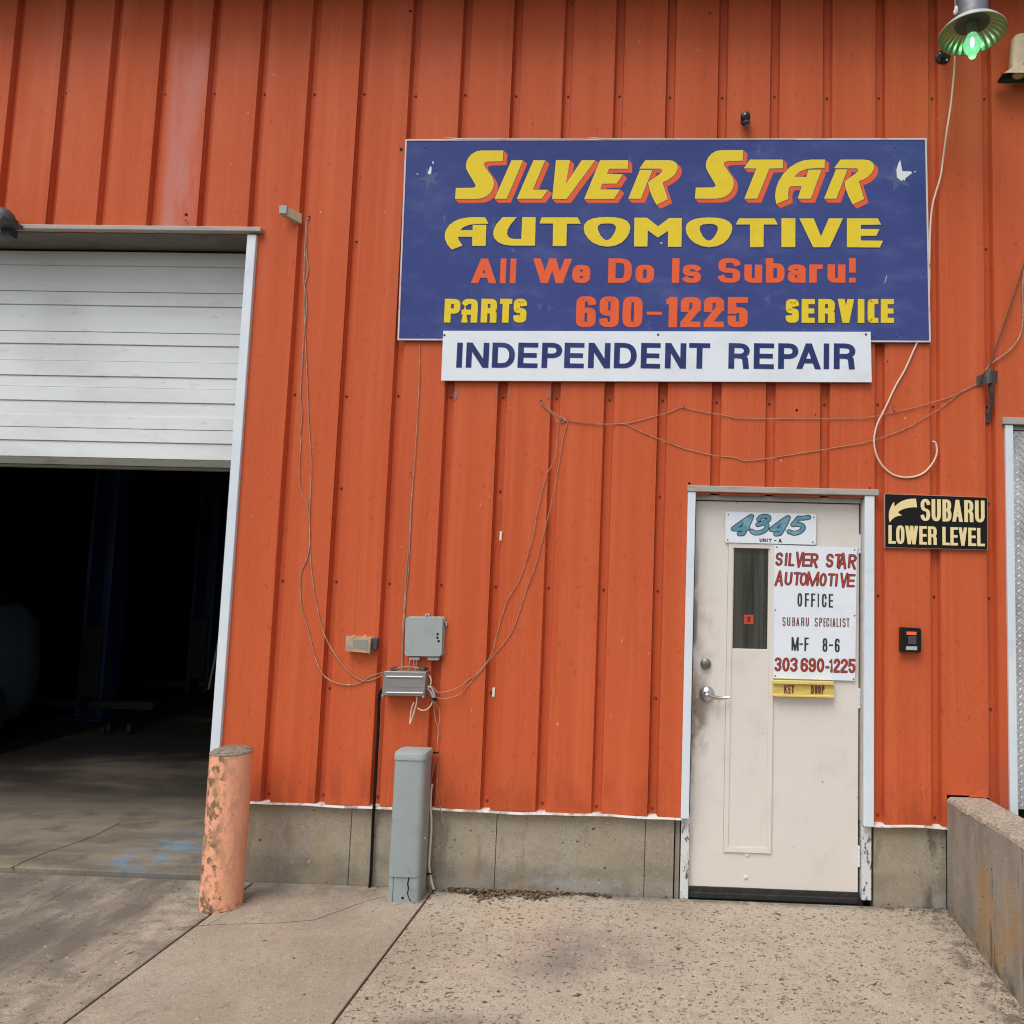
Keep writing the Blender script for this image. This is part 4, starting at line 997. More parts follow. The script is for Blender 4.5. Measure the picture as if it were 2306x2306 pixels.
# key drop plate
YKd = YS - .030
kd = thing('key_drop_plate', 'yellow plastic key drop plate with dark red lettering below the office sign', 'sign', ZK.at(560, 1650, Y=YKd))
board(ZK, [(72, 1515), (1055, 1540), (1068, 1788), (76, 1768)], YKd + .004, .025, kd, M_kyel, 'body')
for ya, yb in ((1518, 1575), (1748, 1782)):
    dx = (ya - 1515) * .012
    board(ZK, [(70 + dx, ya), (1055 + dx, ya + 23), (1058 + dx, yb + 18), (74 + dx, yb - 4)], YKd - .012, .018, kd, M_kyel, 'rail')
b = MB()
for k in range(8):
    pa, pb = ZK.at(78, 1598 + k * 19, Y=YKd), ZK.at(1056, 1614 + k * 19, Y=YKd)
    b.add([(pa.x, YKd + .0035, pa.z + .001), (pb.x, YKd + .0035, pb.z + .001), (pb.x, YKd + .002, pb.z), (pa.x, YKd + .002, pa.z), (pa.x, YKd + .0035, pa.z - .001), (pb.x, YKd + .0035, pb.z - .001)], [(0, 1, 2, 3), (3, 2, 5, 4)])
obj('ribbed_insert', b, M_kyel, kd)
write(kd, ZK, [('K', 255, 318), ('E', 325, 365), ('Y', 372, 420), ('D', 690, 738), ('R', 752, 798), ('O', 805, 850), ('P', 862, 908)], ((255, 1595), (908, 1600)), ((255, 1728), (908, 1738)), YKd, .15, .13, [('letter', M_maroon, 0., -.001)], e=.85)

# sticker on the glass
st = rectpoly(ZDr, [(580, 1130), (657, 1132), (656, 1209), (578, 1207)], YS + .0118)
b = MB(); b.plate(st, YS + .0108, YS + .0118); so_ = tag(obj('sticker', b, M_sticker, loc=(st[0][0], YS, st[0][1])), 'small square orange sticker on the narrow door window', 'sticker')
i_ = rectpoly(ZDr, [(595, 1148), (640, 1149), (628, 1162), (632, 1190), (604, 1190), (608, 1162)], YS + .0105)
b = MB(); b.flat([i_], YS + .0104); obj('printed_emblem', b, M_dkred, so_)

# ------------------------------------------------------------------ wall devices
# card reader
c = ZR.at(243, 530, Y=-.07)
cr = thing('card_reader', 'black wall card reader with orange strip below the black direction sign', 'card reader', c)
q = rectpoly(ZR, [(190, 450), (316, 456), (316, 606), (188, 602)], -.075)
b = MB(); b.plate(rounded(q, .009), -.075, -.0335); obj('housing', b, M_blackp, cr, bevel=.004)
b = MB(); b.plate(rectpoly(ZR, [(225, 475), (286, 477), (286, 497), (225, 495)], -.075), -.0765, -.074); obj('display', b, M_card, cr)
b = MB(); b.plate(rectpoly(ZR, [(236, 504), (286, 506), (286, 556), (234, 554)], -.075), -.0785, -.074); obj('key_pad', b, M_dkgrey, cr, bevel=.002)
b = MB(); b.plate(rectpoly(ZR, [(222, 566), (290, 568), (290, 591), (221, 589)], -.075), -.0763, -.074); obj('label_plate', b, M_greytab, cr)
# small beige block above the garage door jamb
c = ZWi.at(268, 210, Y=-.06)
sb = thing('door_sensor', 'small beige plastic block on the wall beside the roller door header', 'sensor', c)
a0, a1 = ZWi.at(255, 185, Y=-.09), ZWi.at(322, 232, Y=-.036)
b = MB(); b.hexa([a0 + Vector((-.012, 0, .026)), a0 + Vector((.026, 0, .026)), a0 + Vector((.026, 0, -.026)), a0 + Vector((-.012, 0, -.026))],
                 [a0 + Vector((.040, .055, .010)), a0 + Vector((.088, .055, .010)), a0 + Vector((.088, .055, -.050)), a0 + Vector((.040, .055, -.050))])
obj('body', b, M_horn, sb, bevel=.003)
b = MB(); b.box(a0.x - .016, a0.x + .028, -.100, -.088, a0.z - .018, a0.z + .030); obj('end_cap', b, M_gbox, sb, bevel=.002)
# black knob over the sign
c = ZN.at(950, 720, Y=-.10)
kb = thing('round_black_fixture', 'small round black fixture on the wall above the blue sign', 'wall fixture', c)
b = MB(); b.lathe((c.x, -.033, c.z), (0, -1, 0), [(0, .026), (.006, .026), (.010, .018), (.03, .015), (.034, .027), (.062, .028), (.070, .024), (.074, .010), (.0745, .001)], 26); obj('body', b, M_blackp, kb, smooth=True)
b = MB(); b.sphere(c + Vector((-.005, -.008, .004)), .006, .003, .007); obj('lens', b, M_greytab, kb, smooth=True)
b = MB(); b.lathe((c.x + .006, -.085, c.z - .028), (0, 0, -1), [(0, .021), (.012, .019), (.018, .008), (.038, .006), (.04, .001)], 16); b.tube([(c.x + .012, -.095, c.z - .02), (c.x + .013, -.095, c.z - .062)], .0022, 6, 1); obj('stem', b, M_dkgrey, kb, smooth=True)
# floodlight at the left edge
c = D.at(-12, 400, Y=-.14)
fl = thing('wall_floodlight', 'dark floodlight cut by the left edge above the roller door', 'floodlight', c)
rim0 = D.at(17, 418, Y=-.16)
secs = []
for t in range(7):
    a = math.pi * .5 * t / 6; rr = .075 * math.sin(a) + .012; h = .085 * math.cos(a)
    secs.append([(rim0.x - .088 + rr * math.cos(k * math.pi / 10), -.13 + rr * .8 * math.sin(k * math.pi / 10), rim0.z + h + .012) for k in range(20)])
b = MB(); b.loft(secs); b.box(rim0.x - .185, rim0.x + .006, -.21, -.06, rim0.z - .004, rim0.z + .012); b.box(rim0.x - .12, rim0.x - .06, -.08, -.033, rim0.z - .05, rim0.z + .06); obj('hood', b, M_dkgrey, fl, smooth=True)
b = MB(); b.plate([(rim0.x - .165, rim0.z + .014), (rim0.x - .02, rim0.z + .014), (rim0.x - .065, rim0.z + .062), (rim0.x - .12, rim0.z + .062)], -.219, -.200); obj('lens', b, M_pane, fl)

# ------------------------------------------------------------------ utility boxes
c = ZW.at(1010, 400, Y=-.11)
nb = thing('telephone_box', 'grey square telephone box with rounded corners above the smaller box', 'utility box', c)
q = rectpoly(ZW, [(815, 190), (1212, 192), (1198, 606), (806, 600)], -.078)
b = MB(); b.plate(rounded(q, .020), -.078, -.045); obj('cover', b, M_gbox, nb, bevel=.009)
b = MB(); b.plate(rounded(offset(q, .003), .018), -.050, -.034); obj('base', b, M_gbox, nb, bevel=.002)
b = MB()
for pts in ([(1020, 152), (1072, 153), (1070, 195), (1018, 194)], [(1205, 240), (1258, 236), (1255, 285), (1203, 285)]): b.plate(rectpoly(ZW, pts, -.05), -.05, -.04)
split('mounting_lug', b, M_gbox, nb, bevel=.002)
b = MB()
for pts in ([(850, 612), (965, 614), (962, 642), (855, 640)], [(1050, 615), (1168, 616), (1165, 645), (1052, 643)]): b.plate(rounded(rectpoly(ZW, pts, -.07), .003), -.07, -.045)
split('cable_gland', b, M_gbox, nb)
b = MB()
for x, y in ((1045, 170), (1236, 260)): b.lathe(ZW.at(x, y, Y=-.0505), (0, -1, 0), [(0, .0038), (.0008, .0036)], 10)
for x, y in ((1158, 368), (1155, 405), (1168, 442)): b.lathe(ZW.at(x, y, Y=-.0775), (0, -1, 0), [(0, .0072), (.0012, .0068)], 12)
split('knockout', b, M_hole, nb)
# lower box
c = ZW.at(800, 890, Y=-.13)
jb_ = thing('junction_box', 'small grey metal junction box with bright ridges, wires entering both sides', 'utility box', c)
q = rectpoly(ZW, [(585, 762), (1035, 768), (1015, 1030), (562, 1018)], -.110)
b = MB(); b.plate(q, -.110, -.045); obj('housing', b, M_gbox2, jb_, bevel=.004)
b = MB()
for ya in (808, 978):
    pa, pb = ZW.at(612, ya + 10, Y=-.113), ZW.at(1000, ya + 15, Y=-.113); b.tube([pa, pb], .0042, 8, 1)
split('ridge', b, M_chrome, jb_, smooth=True)
b = MB(); b.plate(rectpoly(ZW, [(608, 835), (998, 842), (988, 935), (600, 925)], -.110), -.1112, -.109)
obj('cover_panel', b, M_gbox2, jb_, bevel=.001)
b = MB(); b.plate(rectpoly(ZW, [(560, 1015), (585, 1016), (583, 1035), (558, 1034)], -.110), -.114, -.05); b.plate(rectpoly(ZW, [(992, 1025), (1018, 1026), (1016, 1047), (990, 1045)], -.110), -.114, -.05); split('foot', b, M_gbox2, jb_, bevel=.002)
b = MB(); b.plate(rectpoly(ZW, [(655, 722), (697, 724), (690, 765), (650, 764)], -.09), -.09, -.04); b.plate(rectpoly(ZW, [(975, 728), (1018, 730), (1012, 770), (970, 768)], -.09), -.09, -.04); split('clip', b, M_dkgrey, jb_, bevel=.002)
# tan box
c = ZW.at(320, 480, Y=-.07)
tb_ = thing('tan_cable_box', 'tan translucent plastic splice box left of the telephone box', 'utility box', c)
b = MB(); b.plate(rounded(rectpoly(ZW, [(185, 398), (450, 405), (435, 570), (175, 548)], -.085), .008), -.085, -.036); obj('cover', b, M_tan, tb_, bevel=.006)
b = MB(); b.plate(rectpoly(ZW, [(452, 405), (518, 412), (508, 540), (440, 530)], -.07), -.07, -.036); obj('end_block', b, M_dkgrey, tb_, bevel=.004)
b = MB(); b.plate(rectpoly(ZW, [(260, 425), (415, 428), (408, 525), (255, 515)], -.085), -.0865, -.085); obj('window', b, mat('grey_film', (.27, .27, .23), .4), tb_, bevel=.001)
b = MB()
for x, y in ((205, 396), (272, 385), (388, 388), (435, 572)): b.lathe(ZW.at(x, y, Y=-.06), (0, -1, 0), [(0, .007), (.006, .007), (.007, .003)], 10)
split('lug', b, M_tan, tb_)

# ------------------------------------------------------------------ wires
def cable(name, label, m_, rad, segs, cat='wire', group=None, n=6):
    """segs: list of lists of (Z, x, y, Y)"""
    b = MB(); first_ = None
    for sg in segs:
        P = [Z.at(x, y, Y=Y) for Z, x, y, Y in sg]
        first_ = first_ or P[0]
        b.tube(P, rad, n, 4)
    return tag(obj(name, b, m_, loc=first_, smooth=True), label, cat, group)
F1 = -.043
def on(Z, Y, *pp): return [(Z, x, y, Y) for x, y in pp]
L1 = on(ZWi, -.04, (455, 232), (435, 245), (428, 300)) + on(ZWi, F1, (418, 560), (416, 730), (432, 830), (432, 960), (415, 1100), (403, 1300), (388, 1590), (402, 1700), (385, 1870)) + on(ZL6, F1, (100, 380), (100, 440), (92, 560), (100, 680), (135, 770), (155, 880), (155, 1020), (140, 1110), (105, 1190), (98, 1290), (108, 1420), (150, 1560), (185, 1700), (230, 1810), (300, 1865), (390, 1884), (470, 1868), (530, 1830), (606, 1808))
L2 = on(ZWi, -.042, (455, 234), (440, 250), (432, 330), (432, 500), (448, 620), (425, 720), (418, 800), (418, 950), (425, 1150), (437, 1400), (448, 1700), (460, 1900)) + on(ZL6, -.042, (155, 370), (165, 480), (165, 620), (158, 800), (155, 900), (160, 1080), (175, 1250), (200, 1400), (240, 1560), (300, 1680), (380, 1790), (450, 1845), (500, 1860), (560, 1845), (606, 1820))
cable('wire', 'left of two tan wires hanging from the hole beside the roller door to the boxes', M_wire2, .0026, [L1])
cable('wire', 'right of two tan wires hanging from the hole beside the roller door to the boxes', M_wire2, .0026, [L2])
cable('wire', 'tan wires running straight down from the blue sign behind the telephone box', M_wire2, .0024,
      [on(ZL6, F1, (830, -200), (828, 0), (822, 120), (812, 300), (800, 520), (792, 600), (775, 800), (768, 950), (757, 1100), (745, 1250), (735, 1400), (725, 1560), (718, 1790)),
       on(ZL6, -.043, (775, 590), (790, 605), (785, 700), (775, 880), (768, 1050), (760, 1200), (745, 1330), (735, 1500), (727, 1650), (725, 1790))])
R1 = on(ZR7, F1, (465, 12), (475, 35), (520, 75), (562, 125), (565, 200), (560, 300), (540, 390), (498, 470), (470, 580), (440, 700), (420, 830), (395, 920), (360, 1040), (320, 1140), (260, 1240), (225, 1340), (195, 1440), (160, 1570), (120, 1640), (60, 1710), (0, 1750)) + on(ZW, -.07, (1400, 920), (1280, 970), (1160, 985), (1120, 940), (1080, 915))
R2 = on(ZR7, -.042, (468, 12), (510, 55), (560, 95), (620, 128), (625, 160), (605, 230), (590, 320), (570, 430), (545, 560), (520, 680), (490, 800), (460, 920), (425, 1050), (385, 1150), (355, 1240), (330, 1320), (290, 1430), (230, 1520), (150, 1610), (80, 1700), (0, 1790)) + on(ZW, -.07, (1370, 1015), (1250, 1050), (1180, 1050), (1120, 1030), (1060, 1000))
cable('wire', 'pink tan wire swinging from the knot down left to the junction box, upper of two', M_wire, .0023, [R1])
cable('wire', 'pink tan wire swinging from the knot down left to the junction box, lower of two', M_wire, .0023, [R2])
H0 = on(ZR7, F1, (560, 130), (600, 128), (700, 142), (800, 152), (920, 152))
cable('wire', 'upper thin wire strung from the knot to the grey strap bracket, held by one nail', M_wire, .0021,
      [H0 + on(ZW2, F1, (905, 365), (1000, 345), (1150, 305), (1270, 270), (1330, 242), (1370, 240), (1480, 265), (1620, 288), (1750, 312), (1850, 324)) + on(ZCl, F1, (-100, 602), (0, 596), (115, 578), (230, 550), (400, 515), (550, 470), (690, 430), (800, 380), (920, 318)),
       on(ZR7, -.043, (560, 125), (575, 138), (600, 140), (615, 128), (600, 122), (575, 122))])
cable('wire', 'lower thin wire sagging from the knot to the grey strap bracket', M_wire, .0021,
      [[(Z, x, y, -.043) for Z, x, y, Y in H0] + on(ZW2, -.042, (905, 370), (1000, 415), (1100, 460), (1220, 505), (1350, 555), (1480, 590), (1630, 620), (1780, 635), (1930, 655)) + on(ZCl, -.042, (-150, 830), (0, 802), (160, 755), (340, 685), (480, 605), (620, 520), (740, 430), (790, 390), (925, 325))])
cable('white_cable', 'thick white cable hanging from the lamp, curling into the wall above the black sign', M_coax, .0052,
      [on(ZMl, -.20, (612, 0), (614, 240), (604, 700), (598, 1080)) + on(ZTr, -.15, (478, 520)) + on(ZTr, -.10, (455, 750), (425, 950)) + on(ZTr, -.06, (398, 1150), (380, 1280)) + on(ZTr, -.058, (330, 1450), (312, 1560), (304, 1700), (300, 1900)) + on(ZS2, -.046, (1776, 900), (1772, 1050), (1745, 1250), (1692, 1370)) + on(ZCl, -.042, (330, 190), (250, 330), (165, 510), (95, 650), (68, 780), (85, 900), (140, 1000), (230, 1075), (350, 1098), (470, 1068), (550, 990), (592, 900), (590, 830), (575, 800), (552, 798))], 'cable', n=8)
cable('black_cable', 'thick black cable rising from the ground to the junction box beside the pedestal', M_bcable, .0088,
      [on(ZP, -.02, (60, 1640), (72, 1500), (85, 1200), (95, 950)) + on(ZP, -.045, (105, 780), (120, 500), (135, 200), (148, 0)) + on(ZW, -.045, (520, 1500), (530, 1250), (535, 1080), (548, 990), (575, 955), (620, 950))], 'cable', n=8)
cable('white_cable', 'short pale cable standing from the ground to the right of the pedestal', M_coax, .0062,
      [on(ZP, -.05, (722, 545), (708, 640), (704, 780), (712, 900), (712, 1050), (698, 1250), (690, 1400), (705, 1520), (725, 1620), (740, 1660))], 'cable', n=8)
cable('wire', 'loose thin wires hanging from the junction box down past the pedestal', M_wire, .0021,
      [on(ZW, -.06, (1050, 1050), (1120, 1090), (1165, 1140), (1180, 1200), (1172, 1300), (1158, 1370)), on(ZW, -.05, (1118, 1080), (1120, 1180), (1135, 1280), (1160, 1360), (1165, 1430), (1155, 1520), (1150, 1620)),
       on(ZP, -.05, (785, 0), (775, 120), (775, 215), (755, 300), (730, 400), (708, 540)), on(ZP, -.045, (778, 215), (795, 280), (790, 400), (775, 520), (775, 640), (800, 740), (822, 860), (845, 960)), on(ZP, -.02, (845, 960), (865, 1010), (850, 1120), (790, 1260), (720, 1370)),
       on(ZP, -.06, (684, 1530), (700, 1620), (712, 1720)), [(ZP, 712, 1720, -.10), (ZP, 690, 1760, -.13), (ZP, 620, 1790, -.17), (ZP, 550, 1800, -.19), (ZP, 500, 1790, -.20)]])
cable('wire', 'short bundle of wires joining the telephone box and the junction box', M_wire, .0032,
      [on(ZW, -.075, (905, 640), (903, 690), (915, 740), (930, 775)), on(ZW, -.08, (932, 640), (930, 700), (928, 775)), on(ZW, -.07, (865, 645), (855, 700), (850, 770)), on(ZW, -.09, (700, 742), (760, 722), (830, 716), (900, 718), (960, 730))])
cable('wire', 'frayed wire ends dangling under the junction box', M_coax, .0034,
      [on(ZW, -.09, (936, 1030), (932, 1100), (910, 1180), (885, 1260), (862, 1320)), on(ZW, -.09, (905, 1090), (880, 1160), (868, 1250), (860, 1320)), on(ZW, -.085, (915, 1180), (880, 1290)), on(ZW, -.08, (940, 1150), (985, 1175), (1040, 1168), (1080, 1130), (1100, 1090)), on(ZW, -.085, (1065, 800), (1088, 850), (1080, 910), (1050, 950))])
cable('wire_loop', 'black and grey cable ends taped together right of the junction box', M_gbox, .0055,
      [on(ZW, -.09, (1050, 925), (1090, 935), (1115, 990), (1125, 1040)), on(ZW, -.085, (1060, 950), (1095, 1000), (1110, 1050))])
b = MB(); pa, pb = ZW.at(1108, 1040, Y=-.085), ZW.at(1150, 1072, Y=-.08); b.cyl(pa, pb, .009, 10); tag(obj('tape_wrap', b, M_blackp, loc=pa), 'black tape wrapped on cable ends right of the junction box', 'tape')
b = MB(); pa = ZP.at(728, 216, Y=-.045); pb = ZP.at(784, 210, Y=-.055); b.cyl(pa, pb, .0045, 8); tag(obj('cable_tie', b, M_blackp, loc=pa), 'black cable tie on the wires beside the pedestal top', 'cable tie')
b = MB(); pa = ZP.at(650, 1502, Y=-.045); pb = ZP.at(718, 1498, Y=-.065); b.cyl(pa, pb, .0045, 8); tag(obj('cable_tie', b, M_blackp, loc=pa), 'black cable tie near the ground beside the pedestal base', 'cable tie')
cable('black_cable', 'dark cable running from the grey strap bracket up to the right edge', M_brown, .0042, [on(ZC2, -.06, (290, 1195), (320, 1110), (360, 990), (420, 820), (490, 620), (560, 410), (620, 220), (680, 40))], 'cable')
cable('wire', 'pale brown wire looping from the grey strap bracket to the right edge', M_wire2, .0034, [on(ZC2, -.05, (265, 1200), (300, 1150), (380, 1090), (480, 1020), (560, 935), (600, 860), (625, 760), (632, 600), (628, 400), (640, 200))])
# strap bracket
c = ZC2.at(300, 1300, Y=-.07)
sk = thing('strap_bracket', 'grey strap bracket on the wall rib that anchors the wires', 'bracket', c)
b = MB()
P1 = [ZC2.at(x, y, Y=Y) for x, y, Y in ((300, 1200, -.07), (302, 1280, -.085), (312, 1380, -.085), (322, 1440, -.08), (320, 1520, -.06), (290, 1620, -.035))]
b.tube(P1, .0115, 12); obj('rod', b, M_clamp, sk, smooth=True)
b = MB(); b.plate(rectpoly(ZC2, [(255, 1622), (312, 1620), (308, 1722), (252, 1725)], -.012), -.012, -.002); obj('foot_plate', b, M_clamp, sk, bevel=.002)
b = MB(); secs = []
for k in range(15):
    a = k / 14; x = 175 + 205 * a; Y = -.045 - .075 * math.sin(math.pi * min(1, max(0, (a - .22) / .78))) ** .6 if a > .22 else -.045
    yo = 1310 - 45 * min(1, a * 1.6)
    hgt = 62 if a > .3 else 50
    t_, b__ = ZC2.at(x, yo - hgt + 40 * (1 - a) * 0, Y=Y), ZC2.at(x, yo + hgt, Y=Y)
    secs.append([t_, b__, b__ + Vector((0, .003, 0)), t_ + Vector((0, .003, 0))])
b.loft(secs); obj('strap', b, M_clamp, sk, smooth=False)
b = MB(); b.lathe(ZC2.at(212, 1310, Y=-.048), (0, -1, 0), [(0, .005), (.004, .004)], 8); obj('bolt', b, M_chrome, sk)
# white tags
for x0, y0, x1, y1, lab in ((205, 818, 222, 876, 'upper of two small white plastic clips on the ribs below the signs'), (160, 1790, 178, 1848, 'lower of two small white plastic clips on the ribs, right of the junction box')):
    q = rectpoly(ZR7, [(x0 + 3, y0), (x1, y0 + 2), (x1 - 3, y1), (x0, y1 - 2)], -.045); b = MB(); b.plate(q, -.045, -.034)
    tag(obj('plastic_clip', b, M_tagw, loc=(q[0][0], -.04, q[0][1]), bevel=.001), lab, 'clip', 'white plastic clips on the ribs')
# glue residue under the white sign
b = MB()
for Z, pts in ((ZM(500, 850, .46584), [(1128, 55), (1143, 65), (1140, 95), (1125, 112), (1120, 80)]), (ZM(500, 850, .46584), [(1318, 60), (1332, 50), (1330, 100), (1320, 95)]), (ZM(500, 850, .46584), [(1388, 55), (1395, 60), (1394, 108), (1386, 100)]), (ZM(500, 850, .46584), [(1578, 60), (1590, 52), (1588, 95), (1568, 108), (1578, 92)])):
    b.flat([rectpoly(Z, pts, YF - .0018)], YF - .0022)
split('glue_residue', b, M_smudge, B)
# nails holding wires
b = MB()
for Z, x, y in ((ZW2, 1371, 238), (ZCl, 232, 548), (ZL6, 780, 590)):
    p = Z.at(x, y, Y=-.034); b.cyl(p + Vector((0, .003, 0)), p + Vector((0, -.012, .002)), .0025, 6); b.cyl(p + Vector((0, -.012, .002)), p + Vector((0, -.0135, .002)), .005, 8)
obj('nail', b, M_screw, B)['kind'] = 'stuff'

# ------------------------------------------------------------------ lamp
YLm = -.42
rimc = ZMl.at(935, 660, Y=YLm)
lp = thing('barn_light', 'lit outdoor lamp with ribbed reflector and green glowing bulb at the top right', 'lamp', rimc)
cx, cy, cz = rimc
Rr = .166
def wob(a, h): return 1 + .018 * math.cos(a * 28) * (1 if h > .012 else 0)
b = MB(); b.lathe(rimc, (0, 0, 1), [(-.002, Rr + .004), (.004, Rr + .004), (.006, Rr), (.018, Rr * .955), (.034, Rr * .86), (.050, Rr * .72), (.064, Rr * .55), (.066, .05)], 84, False, False); obj('reflector_shell', b, M_lampw, lp, smooth=True)
b = MB(); b.lathe(rimc, (0, 0, 1), [(-.002, Rr + .003), (.0, Rr - .003), (.013, Rr * .945), (.028, Rr * .86), (.042, Rr * .74), (.054, Rr * .60), (.060, Rr * .50)], 168, False, False, wob); obj('reflector', b, M_refl, lp, smooth=True)
b = MB(); b.lathe(rimc, (0, 0, 1), [(.058, .001), (.058, Rr * .53), (.061, Rr * .54)], 40, False, False); obj('reflector_neck', b, M_dkgrey, lp)
b = MB(); b.lathe(rimc, (0, 0, 1), [(.062, .074), (.068, .082), (.30, .080), (.42, .080), (.44, .07), (.441, .001)], 40); obj('ballast_housing', b, M_lamp, lp, smooth=True)
b = MB(); b.lathe(rimc, (0, 0, 1), [(-.005, .028), (.060, .030)], 24); obj('lamp_socket', b, M_gbox2, lp, smooth=True)
b = MB(); b.lathe(rimc + Vector((0, 0, -.135)), (0, 0, 1), [(0, .001), (.004, .014), (.012, .02), (.024, .021), (.035, .031), (.06, .044), (.085, .045), (.11, .034), (.132, .024)], 28); obj('bulb', b, M_bulb, lp, smooth=True)
M_bulb.node_tree.nodes['Principled BSDF'].inputs['Alpha'].default_value = .62
b = MB(); b.sphere(rimc + Vector((0, 0, -.045)), .011, .011, .030, 12, 8); obj('bright_arc', b, M_arc, lp, smooth=True)
fl_ = ZMl.at(365, 1110, Y=-.036)
b = MB(); b.tube([fl_ + Vector((0, -.005, 0)), fl_ + Vector((0, -.08, .01)), (fl_.x + .02, -.20, fl_.z + .10), (cx - .05, -.32, cz + .16), (cx - .03, -.36, cz + .22)], .013, 10); obj('arm', b, M_clamp, lp, smooth=True)
b = MB(); b.lathe(fl_, (0, -1, 0), [(-.003, .042), (.006, .042), (.009, .036), (.011, .018)], 28); flo = obj('wall_flange', b, M_blackp, lp, smooth=True)
b = MB()
for a in (45, 135, 225, 315): b.lathe(fl_ + Vector((.029 * math.cos(math.radians(a)), -.008, .029 * math.sin(math.radians(a)))), (0, -1, 0), [(0, .006), (.003, .005)], 8)
split('flange_screw', b, M_chrome, flo)
b = MB(); q = rimc + Vector((-Rr * .72, -.10, .06)); b.sphere(q, .010, .008, .022); b.sphere(q + Vector((-.008, 0, -.015)), .007, .006, .013); obj('cable_knot', b, M_tagw, lp, smooth=True)
pl = bpy.data.lights.new('bulb_glow', 'POINT'); pl.energy = .8; pl.color = (.35, 1, .45); pl.shadow_soft_size = .03
po = bpy.data.objects.new('bulb_glow', pl); COL.objects.link(po); po.parent = lp; po.location = (0, 0, -.16)

# ------------------------------------------------------------------ horn loudspeaker
zc = ZHo.at(500, 1560, Y=-.06)
hn = thing('horn_loudspeaker', 'beige horn loudspeaker facing down at the right edge beside the lamp', 'loudspeaker', zc)
hz0 = zc.z; x0 = zc.x; near = ZHo.at(760, 1250, Z=hz0)
Yn = near.y; Wm = .30
def rrect(xc, yc, hx, hy, z, rr, n=28, pw=4.):
    o = []
    for i in range(n):
        a = 2 * math.pi * i / n; c_, s__ = math.cos(a), math.sin(a)
        o.append(Vector((xc + hx * math.copysign(abs(c_) ** (2 / pw), c_), yc + hy * math.copysign(abs(s__) ** (2 / pw), s__), z)))
    return o
yc = (-.06 + Yn) / 2; hy = (-.06 - Yn) / 2; xc = x0 + Wm / 2
secs = [rrect(xc, yc, Wm / 2, hy, hz0, 0, pw=9), rrect(xc, yc, Wm / 2 - .012, hy * .96, hz0 + .008, 0, pw=8), rrect(xc, yc, Wm / 2 - .06, hy * .72, hz0 + .05, 0, pw=5), rrect(xc, yc, Wm / 2 - .060, hy * .70, hz0 + .10, 0, pw=3.5), rrect(xc, yc, Wm / 2 - .066, hy * .66, hz0 + .17, 0, pw=3), rrect(xc, yc, Wm / 2 - .072, hy * .62, hz0 + .23, 0, pw=2.6), rrect(xc, yc, Wm / 2 - .092, hy * .50, hz0 + .255, 0, pw=2.3), rrect(xc, yc, .008, .008, hz0 + .268, 0, pw=2)]
b = MB(); b.loft(secs, False); obj('horn_body', b, M_horn, hn, smooth=True)
b = MB(); inn_ = [rrect(xc, yc, Wm / 2 - .006, hy * .93, hz0 + .0015, 0, pw=9), rrect(xc, yc, Wm / 2 - .065, hy * .66, hz0 + .048, 0, pw=5), rrect(xc, yc, .05, .04, hz0 + .07, 0, pw=2)]
b.loft(inn_, True); b.f = b.f[:-2] + [b.f[-1]]; obj('horn_inside', b, M_hornin, hn)
b = MB(); b.sphere((xc - .035, yc + .01, hz0 + .028), .036, .03, .02); obj('driver_cap', b, M_horn, hn, smooth=True)
b = MB(); b.box(xc - .02, xc + .02, -.06 + .0, -.033, hz0 + .08, hz0 + .2); b.box(xc - .012, xc + .012, yc, -.05, hz0 + .12, hz0 + .15); obj('bracket', b, M_horn, hn)

# ------------------------------------------------------------------ bollard and pedestal
bc = D.at(416.5, 1708, Z=0.); br = .1
bo = thing('bollard', 'faded orange steel bollard with flaking paint beside the roller door opening', 'bollard', bc)
tz = ZBo.at(438, 185, Y=bc.y)
tc = Vector((tz.x, bc.y, tz.z)); bc = Vector((bc.x, bc.y, 0))
secs = []
for k in range(12):
    t = k / 11; c_ = bc.lerp(tc, t); secs.append([c_ + Vector((br * math.cos(a), br * math.sin(a), 0)) for a in [2 * math.pi * i / 40 for i in range(40)]])
b = MB(); b.loft(secs); obj('pipe', b, M_bollard, bo, smooth=True)
b = MB(); random.seed(5)
vs = []
secs = []
for rr, h in ((1.01, 0), (1.01, .004), (.93, .010), (.7, .020), (.4, .026), (.02, .028)):
    secs.append([tc + Vector((br * rr * math.cos(a), br * rr * math.sin(a), h + random.uniform(-.0015, .0015))) for a in [2 * math.pi * i / 40 for i in range(40)]])
b.loft(secs); obj('concrete_cap', b, M_capc, bo, smooth=True)
pf = ZP.at(232, 1800, Z=0.); pr = ZP.at(560, 1800, Z=0.)
px0, py0 = pf.x, pf.y - .0; pw_ = .168; pd = .135
top_z = ZP.at(470, 290, Y=py0).z
pe = thing('utility_pedestal', 'grey green telecom pedestal standing against the wall in front of the footing', 'utility pedestal', (px0 + pw_ / 2, py0 + pd / 2, 0))
def rr2(x0, x1, y0, y1, z, rad, n=6):
    o = []
    for (cx_, cy_, a0) in ((x1 - rad, y1 - rad, 0), (x0 + rad, y1 - rad, 90), (x0 + rad, y0 + rad, 180), (x1 - rad, y0 + rad, 270)):
        for k in range(n + 1):
            a = math.radians(a0 + 90 * k / n); o.append(Vector((cx_ + rad * math.cos(a), cy_ + rad * math.sin(a), z)))
    return o
zs_ = ZP.at(420, 1530, Y=py0).z
lx = ZP.at(312, 290, Y=py0).x - px0
b = MB(); b.loft([rr2(px0, px0 + pw_, py0 + .004, py0 + pd, -.02, .022), rr2(px0 + lx * .1, px0 + pw_ + lx * .1, py0 + .004, py0 + pd, zs_ + .02, .022)]); obj('base', b, M_ped, pe, smooth=True)
